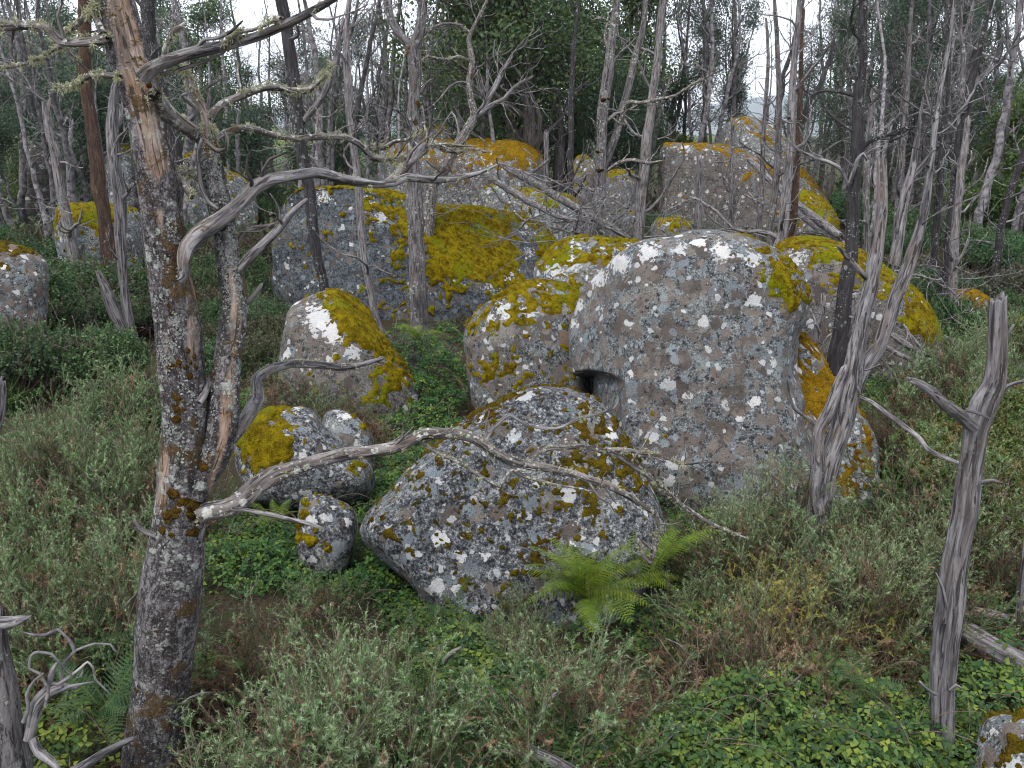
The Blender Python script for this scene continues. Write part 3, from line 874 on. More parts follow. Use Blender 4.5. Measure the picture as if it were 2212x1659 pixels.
def grow(mb, rng, p, d, L, r, lev, sides=5, step=None, bend=0.35, up=0.15, nsub=(3, 6), ang=(0.5, 1.1), ratio=0.55, tips=None, rmin=0.003, kink=0.25):
    """a wandering limb with its twigs, all in one mesh"""
    n = max(4, int(L / (step or max(0.06, L / 9))))
    pts = [np.array(p, float)]
    d = np.array(d, float)
    for i in range(n):
        d = d + rng.normal(size=3) * kink * bend * 1.4 + np.array((0, 0, up * 0.25))
        d /= np.linalg.norm(d)
        pts.append(pts[-1] + d * L / n)
    pts = np.array(pts)
    rad = np.maximum(r * np.linspace(1, 0.28, n + 1) ** 0.9, rmin)
    tube(mb, np.hstack([pts, rad[:, None]]), sides, ridge=0, lump=0, raw=True, seed=int(rng.integers(1e6)))
    if tips is not None:
        tips.append((pts, lev))
    if lev > 0:
        for k in range(int(rng.integers(nsub[0], nsub[1] + 1))):
            t = rng.uniform(0.25, 1.0)
            i = min(n - 1, int(t * n))
            td = pts[i + 1] - pts[i]; td /= np.linalg.norm(td)
            s = np.cross(td, rdir(rng)); s /= np.linalg.norm(s)
            a = rng.uniform(*ang)
            nd = td * math.cos(a) + s * math.sin(a)
            grow(mb, rng, pts[i], nd, L * rng.uniform(0.35, 0.75) * (1.15 - 0.4 * t), max(rad[i] * ratio, rmin), lev - 1, max(3, sides - 1), None, bend, up, nsub, ang, ratio, tips, rmin, kink)


# ---- soft growths on wood
def moss_cushions(parent, base, spots, mat='moss_tuft'):
    """spots: (position, normal, size)"""
    S, T = ico(3)
    mb = MB()
    for k, (p, nrm, sz) in enumerate(spots):
        nrm = np.asarray(nrm) / np.linalg.norm(nrm)
        h = 1 + 0.35 * fbm(S * 2.2 + k * 3.3, 3, k)
        q = S * (sz * h)[:, None]
        q = q - 0.62 * np.outer(q @ nrm, nrm)
        mb.add(q + np.asarray(p), None, T)
    if spots:
        o = obj('moss', mb.mesh('moss', base), M[mat], parent, kind='stuff')
        return o


def beards(parent, base, line, rng, n, size, col=((0.26, 0.27, 0.165), (0.37, 0.365, 0.25)), around=True, rr=None):
    """tufts of hair lichen along a limb (rows x,y,z,r)"""
    mb = MB()
    m = len(line)
    cl_ = rng.uniform(0, m - 1, size=max(2, n // 5))
    for k in range(n):
        i = int(np.clip(cl_[rng.integers(len(cl_))] + rng.normal() * m * 0.05, 0, m - 1))
        c, r = line[i, :3], line[i, 3]
        o = rdir(rng); o[2] += 0.25; o /= np.linalg.norm(o)
        p = c + o * r * 0.95
        cc = np.array(col[0]) + (np.array(col[1]) - np.array(col[0])) * rng.random()
        ns = int(rng.integers(16, 30))
        sz = size * rng.uniform(0.35, 0.95)
        D = rng.normal(size=(ns, 3)) * 0.75 + o * 0.9
        D /= np.linalg.norm(D, axis=1)[:, None]
        Ls = sz * rng.uniform(0.5, 1.1, ns)
        w = 0.0019 * max(1.0, size / 0.05)
        S_ = np.cross(D, rng.normal(size=(ns, 3))); S_ /= np.maximum(np.linalg.norm(S_, axis=1)[:, None], 1e-6)
        off = rng.normal(size=(ns, 3)) * sz * 0.22
        a = p + off - S_ * w; b = p + off + S_ * w
        mid = p + off + D * (Ls * 0.6)[:, None]
        e = mid + (D * 0.4 + np.array((0, 0, -0.35))) * (Ls * 0.5)[:, None]
        V = np.stack([a, b, mid + S_ * w * 0.8, mid - S_ * w * 0.8, e], 1).reshape(-1, 3)
        ix = np.arange(ns)[:, None] * 5
        mb.add(V, ix + np.array([0, 1, 2, 3]), ix + np.array([3, 2, 4]), col=np.tile(cc, (len(V), 1)) * rng.uniform(0.8, 1.15))
    return obj('beard_lichen', mb.mesh('beard_lichen', base), M['beard'], parent, kind='stuff')


def limb(root, base, name, rows, mat, sides=12, step=0.04, seed=0, parent=None, twigs=0, twig_L=(0.15, 0.4), beard=0, beard_size=0.05, rng=None, **kw):
    """a traced limb as one part; optional small twigs in its own mesh; beard lichen as a sub-part"""
    mb = MB()
    line, tg = tube(mb, rows, sides, step, seed=seed, **kw)
    rng = rng or np.random.default_rng(seed + 77)
    for k in range(twigs):
        i = int(rng.uniform(0.25, 0.98) * (len(line) - 1))
        s = np.cross(tg[i], rdir(rng)); s /= np.linalg.norm(s)
        s = s + tg[i] * rng.uniform(0.2, 0.9) + np.array((0, 0, 0.3)); s /= np.linalg.norm(s)
        grow(mb, rng, line[i, :3], s, rng.uniform(*twig_L), max(0.004, min(line[i, 3] * 0.5, 0.012)), 1, 4, nsub=(0, 3), kink=0.5)
    o = obj(name, mb.mesh(name, base), M[mat], parent or root)
    if beard:
        beards(o, base, line, rng, beard, beard_size)
    return o, line, tg


rng_side = np.random.default_rng(8)


def side_pt(line, py, side):
    """point on the camera-facing side of a trunk line at image row py; side -1..1 across its width"""
    X_, Y_ = proj(line[:, :3])
    i = int(np.argmin(np.abs(Y_ - py)))
    c, r = line[i, :3], line[i, 3]
    w = EYE - c; w /= np.linalg.norm(w)
    u = np.cross((0, 0, 1.0), w); u /= np.linalg.norm(u)
    u = u if u[0] > 0 else -u
    n = u * side + w * math.sqrt(max(0, 1 - side * side))
    j = rng_side.uniform(-.5, .5)
    k = min(i + 1, len(line) - 1)
    return c + n * r + (line[k, :3] - line[max(k - 1, 0), :3]) * j * 1.6, n


# ------------------------------------------------------------------ the big lichen-covered tree, left
YB = 4.25
T1 = trace([(325, 1760, 150), (329, 1659, 122), (330, 1606, 115), (346, 1506, 113), (355, 1406, 115), (364, 1306, 122), (378, 1206, 114), (387, 1106, 101), (392, 1020, 95),
            (400, 920, 90), (397, 853, 88), (388, 753, 88), (378, 653, 86), (360, 560, 79), (350, 467, 78), (335, 367, 76), (317, 267, 71), (299, 180, 78), (280, 133, 79),
            (262, 50, 74), (250, -10, 70), (238, -140, 62), (220, -330, 50), (210, -520, 36)], YB, YB + 0.15)
base1 = (T1[0, 0], T1[0, 1], float(gz(T1[0, 0], T1[0, 1])) - 0.03)
T1[0, 2] = base1[2] - 0.1
big = thing('dead_tree', 'large dead tree in front, thick flaking bark with bare streak, moss cushions and curling branches', 'tree', base1)


def bare1(V, tc):
    px, py = proj(V)
    cx = np.interp(py, [-300, 0, 60, 133, 250, 330, 380, 470, 700], [235, 262, 272, 285, 318, 336, 342, 350, 360])
    wd = np.interp(py, [-300, 0, 133, 250, 330, 372, 400], [20, 26, 27, 25, 22, 16, -5])
    n = 9 * fbm(tc * np.array((22, 22, 4.0)), 3, 4) + 10 * fbm(tc * np.array((9, 9, 2.2)), 3, 6)
    m = sstep(-3, 3, wd + n - np.abs(px - cx))
    m2 = sstep(-3, 3, np.interp(py, [930, 960, 1040, 1100, 1130], [-8, 5, 13, 9, -8]) + n * 0.8 - np.abs(px - np.interp(py, [930, 1100], [363, 350])))
    m3 = sstep(-2, 2, np.interp(py, [440, 455, 490, 520], [-6, 8, 8, -6]) + n * 0.6 - np.abs(px - 345))
    m4 = sstep(-2, 2, np.interp(py, [668, 690, 760, 800], [-8, 8, 7, -6]) + n * 0.6 - np.abs(px - 413))
    m5 = sstep(0.30, 0.36, fbm(tc * np.array((5, 5, 1.6)), 4, 44)) * 0.9
    front = V[..., 1] < YB + 0.08
    return np.clip(np.maximum.reduce([m * front, m2 * front, m3 * front, m4 * front, m5]), 0, 1)


trunk1, line1, tg1 = limb(big, base1, 'trunk', T1, 'bark_big', sides=72, step=0.02, seed=2, ridge=0.05, lump=0.12, kr=3.0, kv=2.0, bare=bare1, bark_h=0.007, end='broken')
rng = np.random.default_rng(5)
sp = []
for (py, sd_, sz) in ((140, 0.55, .030), (170, 0.75, .034), (185, 0.6, .036), (392, 0.5, .03), (385, -0.3, .025), (405, 0.1, .03), (497, -0.2, .02), (487, 0.3, .02), (527, -0.75, .02),
                      (552, 0.0, .016), (640, 0.3, .018), (650, -0.2, .024), (660, -0.4, .02), (778, -0.2, .032), (785, 0.1, .028), (775, 0.35, .02), (800, 0.75, .035), (812, 0.65, .032), (790, 0.85, .03),
                      (860, -0.5, .03), (868, -0.2, .034), (875, 0.0, .028), (890, -0.3, .036), (920, -0.55, .018), (990, 0.25, .032), (998, 0.4, .02), (830, -0.92, .022),
                      (1085, -0.1, .05), (1095, 0.3, .06), (1110, 0.35, .065), (1125, 0.1, .06), (1140, -0.2, .045), (1150, 0.35, .05), (1165, 0.2, .04), (1105, -0.35, .04), (1120, 0.55, .045),
                      (1280, -0.75, .024), (1310, -0.3, .022), (1325, 0.6, .034), (1338, 0.55, .03), (1330, 0.3, .03), (1372, -0.6, .026), (1370, 0.65, .02), (1392, 0.1, .022), (1405, 0.3, .02),
                      (1480, -0.8, .016), (1530, 0.2, .018), (1580, 0.2, .04), (1600, 0.1, .035), (1590, 0.5, .024), (1250, 0.85, .02), (460, 0.8, .015), (300, -0.85, .02), (270, -0.9, .015)):
    p, nrm = side_pt(line1, py, sd_)
    for k in range(int(rng.integers(4, 8))):
        p2, n2 = side_pt(line1, py + rng.normal() * 9 * sz / .03, np.clip(sd_ + rng.normal() * 0.13 * sz / .03, -0.96, 0.96))
        sp.append((p2, n2, sz * rng.uniform(0.25, 0.7)))
moss_cushions(trunk1, base1, sp)
# foliose lichen rosettes on the bark
def rosettes(parent, base, line, spots):
    mb = MB()
    for (py, sd_, sz, n) in spots:
        for k in range(n):
            p, nrm = side_pt(line, py + rng.normal() * sz * 260, np.clip(sd_ + rng.normal() * sz * 2.4, -0.97, 0.97))
            t1 = np.cross(nrm, rdir(rng)); t1 /= np.linalg.norm(t1); t2 = np.cross(nrm, t1)
            s_ = rng.uniform(0.003, 0.0075)
            q = p + nrm * rng.uniform(0.006, 0.012)
            V = np.array([q - t1 * s_, q + t2 * s_ * 0.8 + nrm * s_ * 0.4, q + t1 * s_ * 1.2 + nrm * s_ * 0.7, q - t2 * s_ * 0.8 + nrm * s_ * 0.4])
            mb.add(V, [[0, 1, 2, 3]], None, col=np.tile(np.array((0.27, 0.285, 0.265)) * rng.uniform(0.5, 1.1), (4, 1)))
    return obj('leafy_lichen', mb.mesh('leafy_lichen', base), M['beard'], parent, kind='stuff')


rosettes(trunk1, base1, line1, ((655, -0.95, .05, 30), (760, -0.85, .06, 50), (775, -0.6, .06, 50), (790, -0.8, .05, 40), (740, -0.3, .04, 24), (925, -0.8, .06, 50), (935, -0.6, .05, 40), (1060, 0.75, .07, 50),
                         (1040, 0.6, .06, 30), (1180, 0.8, .06, 50), (1195, -0.3, .06, 40), (1200, 0.0, .05, 30), (1262, 0.85, .07, 60), (1270, 0.7, .05, 40), (1285, -0.1, .05, 36), (1230, -0.5, .05, 30),
                         (1215, 0.9, .06, 40), (870, 0.3, .05, 24), (900, 0.65, .06, 30), (830, 0.0, .05, 30), (1360, -0.9, .04, 20), (1405, 0.3, .03, 10), (600, 0.5, .05, 24), (20, -0.6, .06, 40), (330, 0.75, .05, 24), (1300, 0.2, .06, 40), (1450, 0.6, .07, 40), (1500, -0.5, .06, 40), (1550, 0.5, .06, 40), (980, 0.0, .06, 40), (700, 0.0, .07, 50), (560, -0.3, .06, 40), (500, 0.4, .05, 30), (1640, -0.5, .06, 40)))

# second stem
stem_rows = trace([(425, 1075, 40), (438, 1040, 50), (462, 990, 56), (480, 920, 62), (484, 853, 62), (497, 753, 53), (508, 653, 50), (492, 553, 46), (484, 480, 44), (465, 400, 47), (450, 330, 40),
                   (446, 292, 34)], YB + 0.02, YB + 0.35)


def bare_stem(V, tc):
    px, py = proj(V)
    n = 5 * fbm(tc * np.array((22, 22, 4.0)), 3, 14) + 6 * fbm(tc * np.array((9, 9, 2.2)), 3, 16)
    cx = np.interp(py, [560, 650, 760, 860, 960, 1040], [492, 508, 505, 492, 478, 455])
    wd = np.interp(py, [560, 600, 700, 780, 820, 860, 940, 1030], [-8, 8, 12, 4, 10, 13, 8, 6])
    return np.clip(np.maximum(sstep(-2, 2, wd + n - np.abs(px - cx)), sstep(0.26, 0.32, fbm(tc * np.array((5, 5, 1.6)), 4, 48)) * 0.9), 0, 1)


stem, line2, tg2 = limb(big, base1, 'second_stem', stem_rows, 'bark_big', sides=48, step=0.02, seed=12, ridge=0.07, lump=0.14, kr=3, kv=2, bare=bare_stem, bark_h=0.006, end='taper')
beards(stem, base1, line2[int(len(line2) * .55):], rng, 70, 0.045)
rosettes(stem, base1, line2, [(py, sd, .07, 46) for py in range(310, 660, 30) for sd in (-.5, .4)] + [(py, sd, .06, 20) for py in range(680, 1000, 50) for sd in (-.6, .6)])
moss_cushions(stem, base1, [(*side_pt(line2, a, b), c) for a, b, c in ((470, -0.3, .03), (462, -0.1, .03), (480, 0.0, .025), (662, 0.9, .014), (600, -0.5, .02), (1000, -0.6, .03), (405, .2, .014))])

BR = [  # name, pixel polyline, Y0, Y1, material, options
    ('branch', [(347, 213, 34), (375, 245, 34), (405, 272, 32), (440, 300, 30)], YB, YB + .35, 'wood_lichen', dict(beard=26, beard_size=.04, sides=20)),
    ('branch', [(320, 172, 30), (333, 157, 29), (350, 142, 29), (367, 130, 27), (417, 110, 25), (483, 97, 24), (550, 80, 20), (617, 53, 18), (667, 27, 17), (713, 3, 15), (770, -30, 12), (830, -70, 8)],
     YB, YB - .5, 'wood_grey', dict(sides=22, twigs=3, ridge=.08, beard=14, beard_size=.03)),
    ('branch', [(240, 85, 22), (225, 88, 22), (195, 91, 20), (160, 93, 18), (127, 90, 20), (103, 67, 20), (67, 57, 20), (33, 54, 21), (0, 57, 20), (-60, 50, 17), (-140, 60, 12)], YB, YB + .3, 'wood_lichen',
     dict(beard=90, beard_size=.045, sides=18, twigs=2)),
    ('branch', [(262, 165, 14), (240, 163, 13), (217, 160, 12), (193, 163, 11), (173, 177, 10), (150, 188, 8), (118, 190, 5)], YB, YB + .1, 'wood_lichen', dict(beard=80, beard_size=.032, sides=10)),
    ('branch', [(140, 96, 9), (125, 104, 8), (110, 110, 8), (90, 127, 7), (57, 137, 6), (20, 147, 6), (-30, 145, 4)], YB + .25, YB + .4, 'wood_lichen', dict(beard=45, beard_size=.035, sides=8)),
    ('branch', [(140, 98, 6), (158, 120, 6), (175, 138, 6), (192, 152, 4)], YB + .22, YB + .1, 'wood_grey', dict(sides=8, beard=12, beard_size=.03)),
    ('branch', [(228, 75, 14), (218, 50, 13), (205, 32, 12), (190, 32, 11), (168, 52, 10), (150, 70, 8), (138, 80, 5)], YB, YB + .2, 'wood_lichen', dict(sides=10, beard=40, beard_size=.04)),
    ('branch', [(208, 34, 9), (205, 15, 9), (212, -10, 7)], YB + .05, YB + .05, 'wood_lichen', dict(sides=8, beard=60, beard_size=.05)),
    ('branch', [(350, 160, 10), (380, 152, 9), (420, 140, 8), (460, 125, 7), (485, 112, 5)], YB, YB - .1, 'wood_grey', dict(sides=8, beard=10, beard_size=.03)),
    ('branch', [(352, 130, 9), (356, 105, 9), (366, 85, 10), (378, 66, 10), (398, 50, 6)], YB - .02, YB - .05, 'wood_lichen', dict(sides=9, beard=14, beard_size=.03)),
    ('branch', [(420, 108, 9), (440, 86, 8), (470, 82, 8), (500, 68, 7), (525, 45, 4)], YB - .1, YB - .3, 'wood_grey', dict(sides=8)),
    ('branch', [(490, 95, 8), (515, 72, 7), (545, 66, 7), (575, 55, 6), (610, 38, 8)], YB - .2, YB - .3, 'wood_lichen', dict(sides=8, beard=40, beard_size=.04)),
    ('branch', [(446, 300, 26), (448, 270, 24), (440, 240, 20), (425, 215, 19), (412, 188, 16), (402, 160, 10), (398, 145, 4)], YB + .33, YB + .4, 'wood_lichen', dict(sides=14, beard=70, beard_size=.05)),
    ('branch', [(445, 262, 17), (462, 238, 17), (483, 222, 16), (533, 204, 15), (583, 190, 14), (633, 197, 13), (668, 196, 13), (690, 178, 11), (704, 160, 9), (716, 140, 6)], YB + .35, YB + .6, 'wood_lichen',
     dict(sides=14, beard=90, beard_size=.035, twigs=2)),
    ('branch', [(405, 262, 9), (420, 248, 10), (420, 232, 9), (402, 216, 9), (392, 206, 7), (402, 202, 4)], YB + .3, YB + .2, 'wood_grey', dict(sides=10)),
    ('branch', [(450, 235, 9), (455, 210, 8), (448, 190, 8), (462, 180, 6), (476, 172, 4)], YB + .35, YB + .3, 'wood_grey', dict(sides=9)),
    ('branch', [(440, 300, 8), (470, 325, 9), (490, 322, 9), (492, 300, 8), (486, 285, 5)], YB + .3, YB + .25, 'wood_grey', dict(sides=9)),
    ('branch', [(450, 320, 14), (470, 300, 16), (490, 287, 17), (533, 277, 15), (560, 282, 14), (583, 290, 14), (633, 300, 14), (690, 295, 13), (740, 297, 13), (770, 310, 13), (803, 340, 12), (850, 347, 12),
                (890, 338, 11), (925, 318, 11), (960, 312, 8), (1000, 318, 5)], YB + .35, YB + 1.6, 'wood_lichen', dict(sides=14, beard=150, beard_size=.035, twigs=7, twig_L=(.15, .45))),
    ('branch', [(770, 312, 8), (800, 320, 10), (830, 318, 11), (850, 305, 8), (880, 300, 7), (905, 285, 4)], YB + 1.2, YB + 1.4, 'wood_lichen', dict(sides=9, beard=30, beard_size=.035, twigs=4)),
    ('branch', [(855, 348, 9), (880, 352, 9), (915, 330, 12), (935, 310, 14), (960, 325, 10), (990, 330, 7), (1020, 322, 5), (1050, 330, 3)], YB + 1.4, YB + 1.8, 'wood_lichen',
     dict(sides=10, beard=40, beard_size=.04, twigs=8, twig_L=(.15, .4))),
    ('branch', [(392, 610, 16), (404, 600, 18), (407, 570, 26), (413, 535, 32), (430, 512, 36), (460, 490, 36), (488, 468, 34), (517, 440, 30), (547, 407, 29), (583, 386, 27), (633, 377, 24), (683, 371, 22),
                (737, 384, 21), (790, 393, 19), (820, 397, 18), (853, 395, 17), (880, 383, 18), (937, 387, 15), (987, 383, 12), (1037, 373, 8), (1075, 356, 4)], YB - .08, YB + 1.1, 'wood_grey',
     dict(sides=26, ridge=.10, twigs=5, beard=26, beard_size=.03)),
    ('branch', [(830, 396, 15), (856, 380, 16), (872, 362, 17), (890, 345, 16), (905, 325, 13), (915, 312, 10)], YB + .75, YB + 1.1, 'wood_grey', dict(sides=14, beard=12, beard_size=.03, twigs=3)),
    ('branch', [(415, 425, 14), (392, 390, 15), (380, 378, 16), (405, 372, 18), (430, 388, 14), (455, 405, 10)], YB + .1, YB + .32, 'wood_lichen', dict(sides=12, beard=30, beard_size=.04)),
    ('branch', [(500, 620, 20), (515, 595, 22), (540, 560, 22), (565, 530, 21), (600, 495, 18), (630, 460, 14), (662, 432, 7)], YB + .25, YB + .1, 'wood_grey', dict(sides=16, twigs=1)),
    ('branch', [(512, 520, 10), (530, 500, 9), (550, 492, 9), (575, 488, 8), (592, 482, 5)], YB + .3, YB + .2, 'wood_grey', dict(sides=9)),
    ('branch', [(533, 655, 12), (545, 645, 11), (556, 630, 10), (565, 614, 6)], YB + .2, YB + .15, 'wood_grey', dict(sides=9)),
    ('branch', [(436, 300, 8), (428, 330, 9), (430, 370, 9), (435, 405, 10), (450, 435, 9), (470, 450, 6)], YB + .22, YB + .18, 'wood_grey', dict(sides=9)),
    ('branch', [(500, 945, 24), (525, 912, 28), (545, 885, 30), (563, 858, 28), (560, 835, 24), (560, 815, 22), (587, 797, 20), (633, 785, 18), (690, 788, 17), (737, 794, 15), (780, 786, 12), (828, 774, 7)],
     YB + .25, YB + .9, 'wood_grey', dict(sides=20, ridge=.10, beard=40, beard_size=.035)),
    ('branch', [(432, 870, 14), (445, 850, 16), (455, 825, 16), (470, 803, 12), (482, 798, 8)], YB - .02, YB + .2, 'wood_grey', dict(sides=10)),
    ('branch', [(425, 1118, 38), (445, 1108, 40), (480, 1100, 40), (520, 1078, 40), (555, 1050, 38), (590, 1027, 36), (620, 1015, 33), (660, 1002, 30), (700, 992, 28), (745, 983, 28), (800, 976, 26), (850, 965, 25),
                (885, 945, 25), (915, 932, 24), (955, 932, 24), (990, 933, 23), (1025, 945, 24), (1060, 970, 23), (1100, 992, 22), (1140, 1008, 20), (1190, 1016, 18), (1240, 1024, 17), (1270, 1035, 17),
                (1310, 1045, 15), (1350, 1066, 14), (1385, 1090, 13), (1415, 1112, 11), (1420, 1140, 12), (1415, 1180, 13), (1405, 1215, 10)], YB - .02, YB + 1.15, 'wood_lichen',
     dict(sides=24, ridge=.09, beard=240, beard_size=.028, twigs=8, twig_L=(.12, .3))),
    ('branch', [(1405, 1215, 8), (1390, 1195, 9), (1378, 1165, 7)], YB + 1.15, YB + 1.12, 'wood_lichen', dict(sides=8, beard=24, beard_size=.03)),
    ('branch', [(1135, 1008, 14), (1150, 985, 15), (1175, 972, 15), (1220, 968, 14), (1260, 966, 13), (1300, 974, 12), (1335, 985, 12), (1365, 1005, 12), (1390, 1020, 11), (1425, 1045, 10), (1460, 1078, 10),
                (1510, 1115, 9), (1560, 1143, 8), (1615, 1164, 4)], YB + .78, YB + 1.5, 'wood_lichen', dict(sides=12, beard=110, beard_size=.03, twigs=5, twig_L=(.1, .3))),
    ('branch', [(1310, 972, 10), (1345, 972, 10), (1385, 978, 9), (1425, 985, 6), (1470, 1002, 5), (1540, 998, 2.5)], YB + 1.0, YB + 1.2, 'wood_lichen', dict(sides=9, beard=40, beard_size=.03, twigs=3, twig_L=(.1, .22))),
    ('branch', [(900, 948, 8), (925, 965, 9), (950, 982, 10), (985, 998, 10), (1025, 1022, 9), (1060, 1044, 8), (1078, 1053, 7), (1092, 1030, 7), (1106, 1016, 7), (1135, 1030, 7), (1190, 1045, 6), (1250, 1055, 5),
                (1280, 1062, 3)], YB + .5, YB + .75, 'wood_lichen', dict(sides=9, beard=50, beard_size=.026, twigs=2, twig_L=(.1, .2))),
    ('branch', [(1052, 950, 7), (1065, 928, 8), (1085, 908, 8), (1102, 895, 8), (1125, 910, 8), (1160, 922, 7), (1205, 924, 6), (1245, 908, 6), (1290, 895, 5), (1325, 884, 4), (1336, 866, 3)], YB + .66, YB + .95,
     'wood_grey', dict(sides=9, beard=16, beard_size=.025, twigs=2, twig_L=(.06, .15))),
    ('branch', [(500, 1100, 8), (530, 1103, 10), (570, 1110, 10), (620, 1122, 10), (665, 1132, 10), (695, 1141, 7)], YB + .02, YB - .1, 'wood_grey', dict(sides=12)),
    ('branch', [(345, 1158, 12), (320, 1150, 12), (303, 1140, 11), (292, 1124, 6)], YB - .05, YB - .1, 'wood_grey', dict(sides=10)),
    ('branch', [(392, 1520, 6), (410, 1508, 6), (430, 1500, 5), (452, 1496, 3)], YB - .05, YB - .1, 'wood_grey', dict(sides=8)),
    ('branch', [(378, 1628, 6), (395, 1622, 5), (410, 1613, 5), (428, 1618, 3)], YB - .05, YB - .1, 'wood_grey', dict(sides=8)),
]
for k, (nm, pts, Y0, Y1, mt, op) in enumerate(BR):
    limb(big, base1, nm, trace(pts, Y0, Y1), mt, seed=200 + k, step=0.025, lump=0.20, wig=0.45, **({'ridge': .10} | op))


# ------------------------------------------------------------------ generic traced dead trees
def dead_tree(label, pts, mat, zb=0.5, Y=None, extra=(), auto=0, autoL=(0.5, 1.4), seed=0, name='dead_tree', group=None, end='taper', sides=20, ridge=.10, beard=0, cat='tree', drift=0.0,
              amat=None, arange=(0.25, 0.95), moss=0, kr=4.0, lev=1, extend=True):
    pts = list(pts)
    Y = Y or Yground(pts[0][0], pts[0][1], zb)
    rows = trace(pts, Y, Y + drift)
    if extend:                                            # carry the trunk on down into the soil
        p = rows[0].copy(); d = rows[0] - rows[1]
        g0 = float(gz(p[0], p[1])) - 0.08
        if p[2] > g0 + 0.05:
            k = (p[2] - g0) / max(abs(d[2]), 1e-3) * (1 if d[2] < 0 else 0)
            q = p.copy(); q[2] = g0; q[0] += np.clip(d[0] * k, -0.4, 0.4); q[3] = p[3] * 1.2
            rows = np.vstack([q, rows])
    base = (rows[0, 0], rows[0, 1], max(rows[0, 2], float(gz(rows[0, 0], rows[0, 1])) - 0.1))
    rt = thing(name, label, cat, base, group)
    step = max(0.03, Y * 0.005)
    tr, line, tg = limb(rt, base, 'trunk', rows, mat, sides=sides, step=step, seed=seed, ridge=ridge, lump=.14, kr=kr, kv=1.2, end=end, wig=.12)
    rg = np.random.default_rng(seed + 900)
    for k, e in enumerate(extra):
        ep, ey0, ey1 = e[0], e[1], e[2]
        op = e[3] if len(e) > 3 else {}
        limb(rt, base, 'branch', trace(ep, Y + ey0, Y + ey1), op.get('mat', amat or mat), sides=op.get('sides', 12), step=step, seed=seed + 31 * k + 5, ridge=.08, lump=.14, wig=.25, twigs=op.get('twigs', 0),
             twig_L=op.get('twig_L', (.2, .6)), end=op.get('end', 'taper'), beard=op.get('beard', 0), beard_size=op.get('bs', .04))
    for k in range(auto):
        t = arange[0] + (arange[1] - arange[0]) * (k + rg.random()) / auto
        i = int(t * (len(line) - 1))
        s = np.cross(tg[i], rdir(rg)); s /= np.linalg.norm(s)
        d = s * rg.uniform(0.7, 1.0) + tg[i] * rg.uniform(0.2, 1.0); d /= np.linalg.norm(d)
        mb = MB()
        grow(mb, rg, line[i, :3], d, rg.uniform(*autoL) * (1.25 - 0.6 * t), max(0.006, line[i, 3] * rg.uniform(0.3, 0.5)), lev, 6, nsub=(2, 5), kink=0.5, up=0.25, rmin=max(0.004, Y * 0.00032))
        obj('branch', mb.mesh('branch', base), M[amat or mat], rt)
    if moss:
        sp_ = []
        for k in range(moss):
            i = int(rg.uniform(0.3, 0.9) * (len(line) - 1))
            w = EYE - line[i, :3]; w /= np.linalg.norm(w)
            nrm = w + rdir(rg) * 0.8; nrm /= np.linalg.norm(nrm)
            for j in range(4):
                sp_.append((line[i, :3] + nrm * line[i, 3] * 0.95 + rg.normal(size=3) * line[i, 3] * 0.3, nrm, line[i, 3] * rg.uniform(0.25, 0.55)))
        moss_cushions(tr, base, sp_)
    if beard:
        beards(tr, base, line, rg, beard, 0.05)
    return rt, line


# forked silver tree on the right
dead_tree('forked silver-grey dead tree with twisting splintered stems, rising in front of the slab boulder',
          [(1748, 1210, 46), (1758, 1150, 44), (1770, 1086, 46), (1782, 1020, 46), (1800, 960, 46), (1818, 915, 47), (1834, 860, 47), (1843, 810, 44), (1850, 753, 36), (1863, 686, 32), (1880, 620, 30),
           (1892, 553, 30), (1900, 490, 28), (1905, 433, 26), (1905, 360, 22)], 'wood_grey', zb=0.05, seed=301, end='broken', sides=36, ridge=.16, kr=3,
          extra=(([(1772, 1110, 26), (1763, 1050, 30), (1762, 985, 28), (1768, 925, 26), (1790, 890, 26), (1808, 840, 22), (1825, 795, 16)], -.08, -.06, dict(sides=20)),
                 ([(1850, 850, 26), (1868, 800, 26), (1890, 760, 26), (1922, 690, 29), (1948, 620, 29), (1966, 570, 27), (1985, 500, 22), (2000, 433, 17), (2012, 340, 13), (2022, 250, 12), (2040, 160, 10),
                   (2058, 40, 7), (2070, -50, 5)], .05, .35, dict(sides=26, twigs=8, twig_L=(.3, .9))),
                 ([(1935, 570, 24), (1942, 520, 24), (1950, 460, 23), (1960, 410, 20), (1972, 360, 16), (1981, 300, 11), (1988, 250, 7), (1995, 205, 3)], .0, .1, dict(sides=16)),
                 ([(1968, 390, 8), (1982, 372, 12), (2000, 350, 10), (2012, 330, 6), (2022, 322, 3)], .05, .0, dict(sides=10)),
                 ([(1875, 605, 12), (1860, 590, 13), (1840, 568, 12), (1822, 548, 9), (1808, 530, 5)], .0, -.2, dict(sides=12)),
                 ([(1762, 920, 9), (1750, 905, 9), (1735, 895, 8), (1715, 880, 8), (1705, 850, 6), (1701, 818, 3)], -.05, -.15, dict(sides=10)),
                 ([(1852, 855, 7), (1880, 868, 9), (1915, 892, 10), (1950, 918, 11), (1985, 945, 11), (2005, 970, 11), (2030, 985, 11), (2070, 1000, 8)], .0, -.9, dict(sides=14)),
                 ([(1850, 870, 7), (1855, 850, 7), (1852, 835, 4)], -.02, -.1, dict(sides=8)),
                 ([(1862, 800, 5), (1880, 798, 5), (1900, 787, 3)], .0, -.1, dict(sides=8)),
                 ([(1860, 770, 5), (1878, 755, 5), (1890, 742, 3)], .0, -.1, dict(sides=8))))
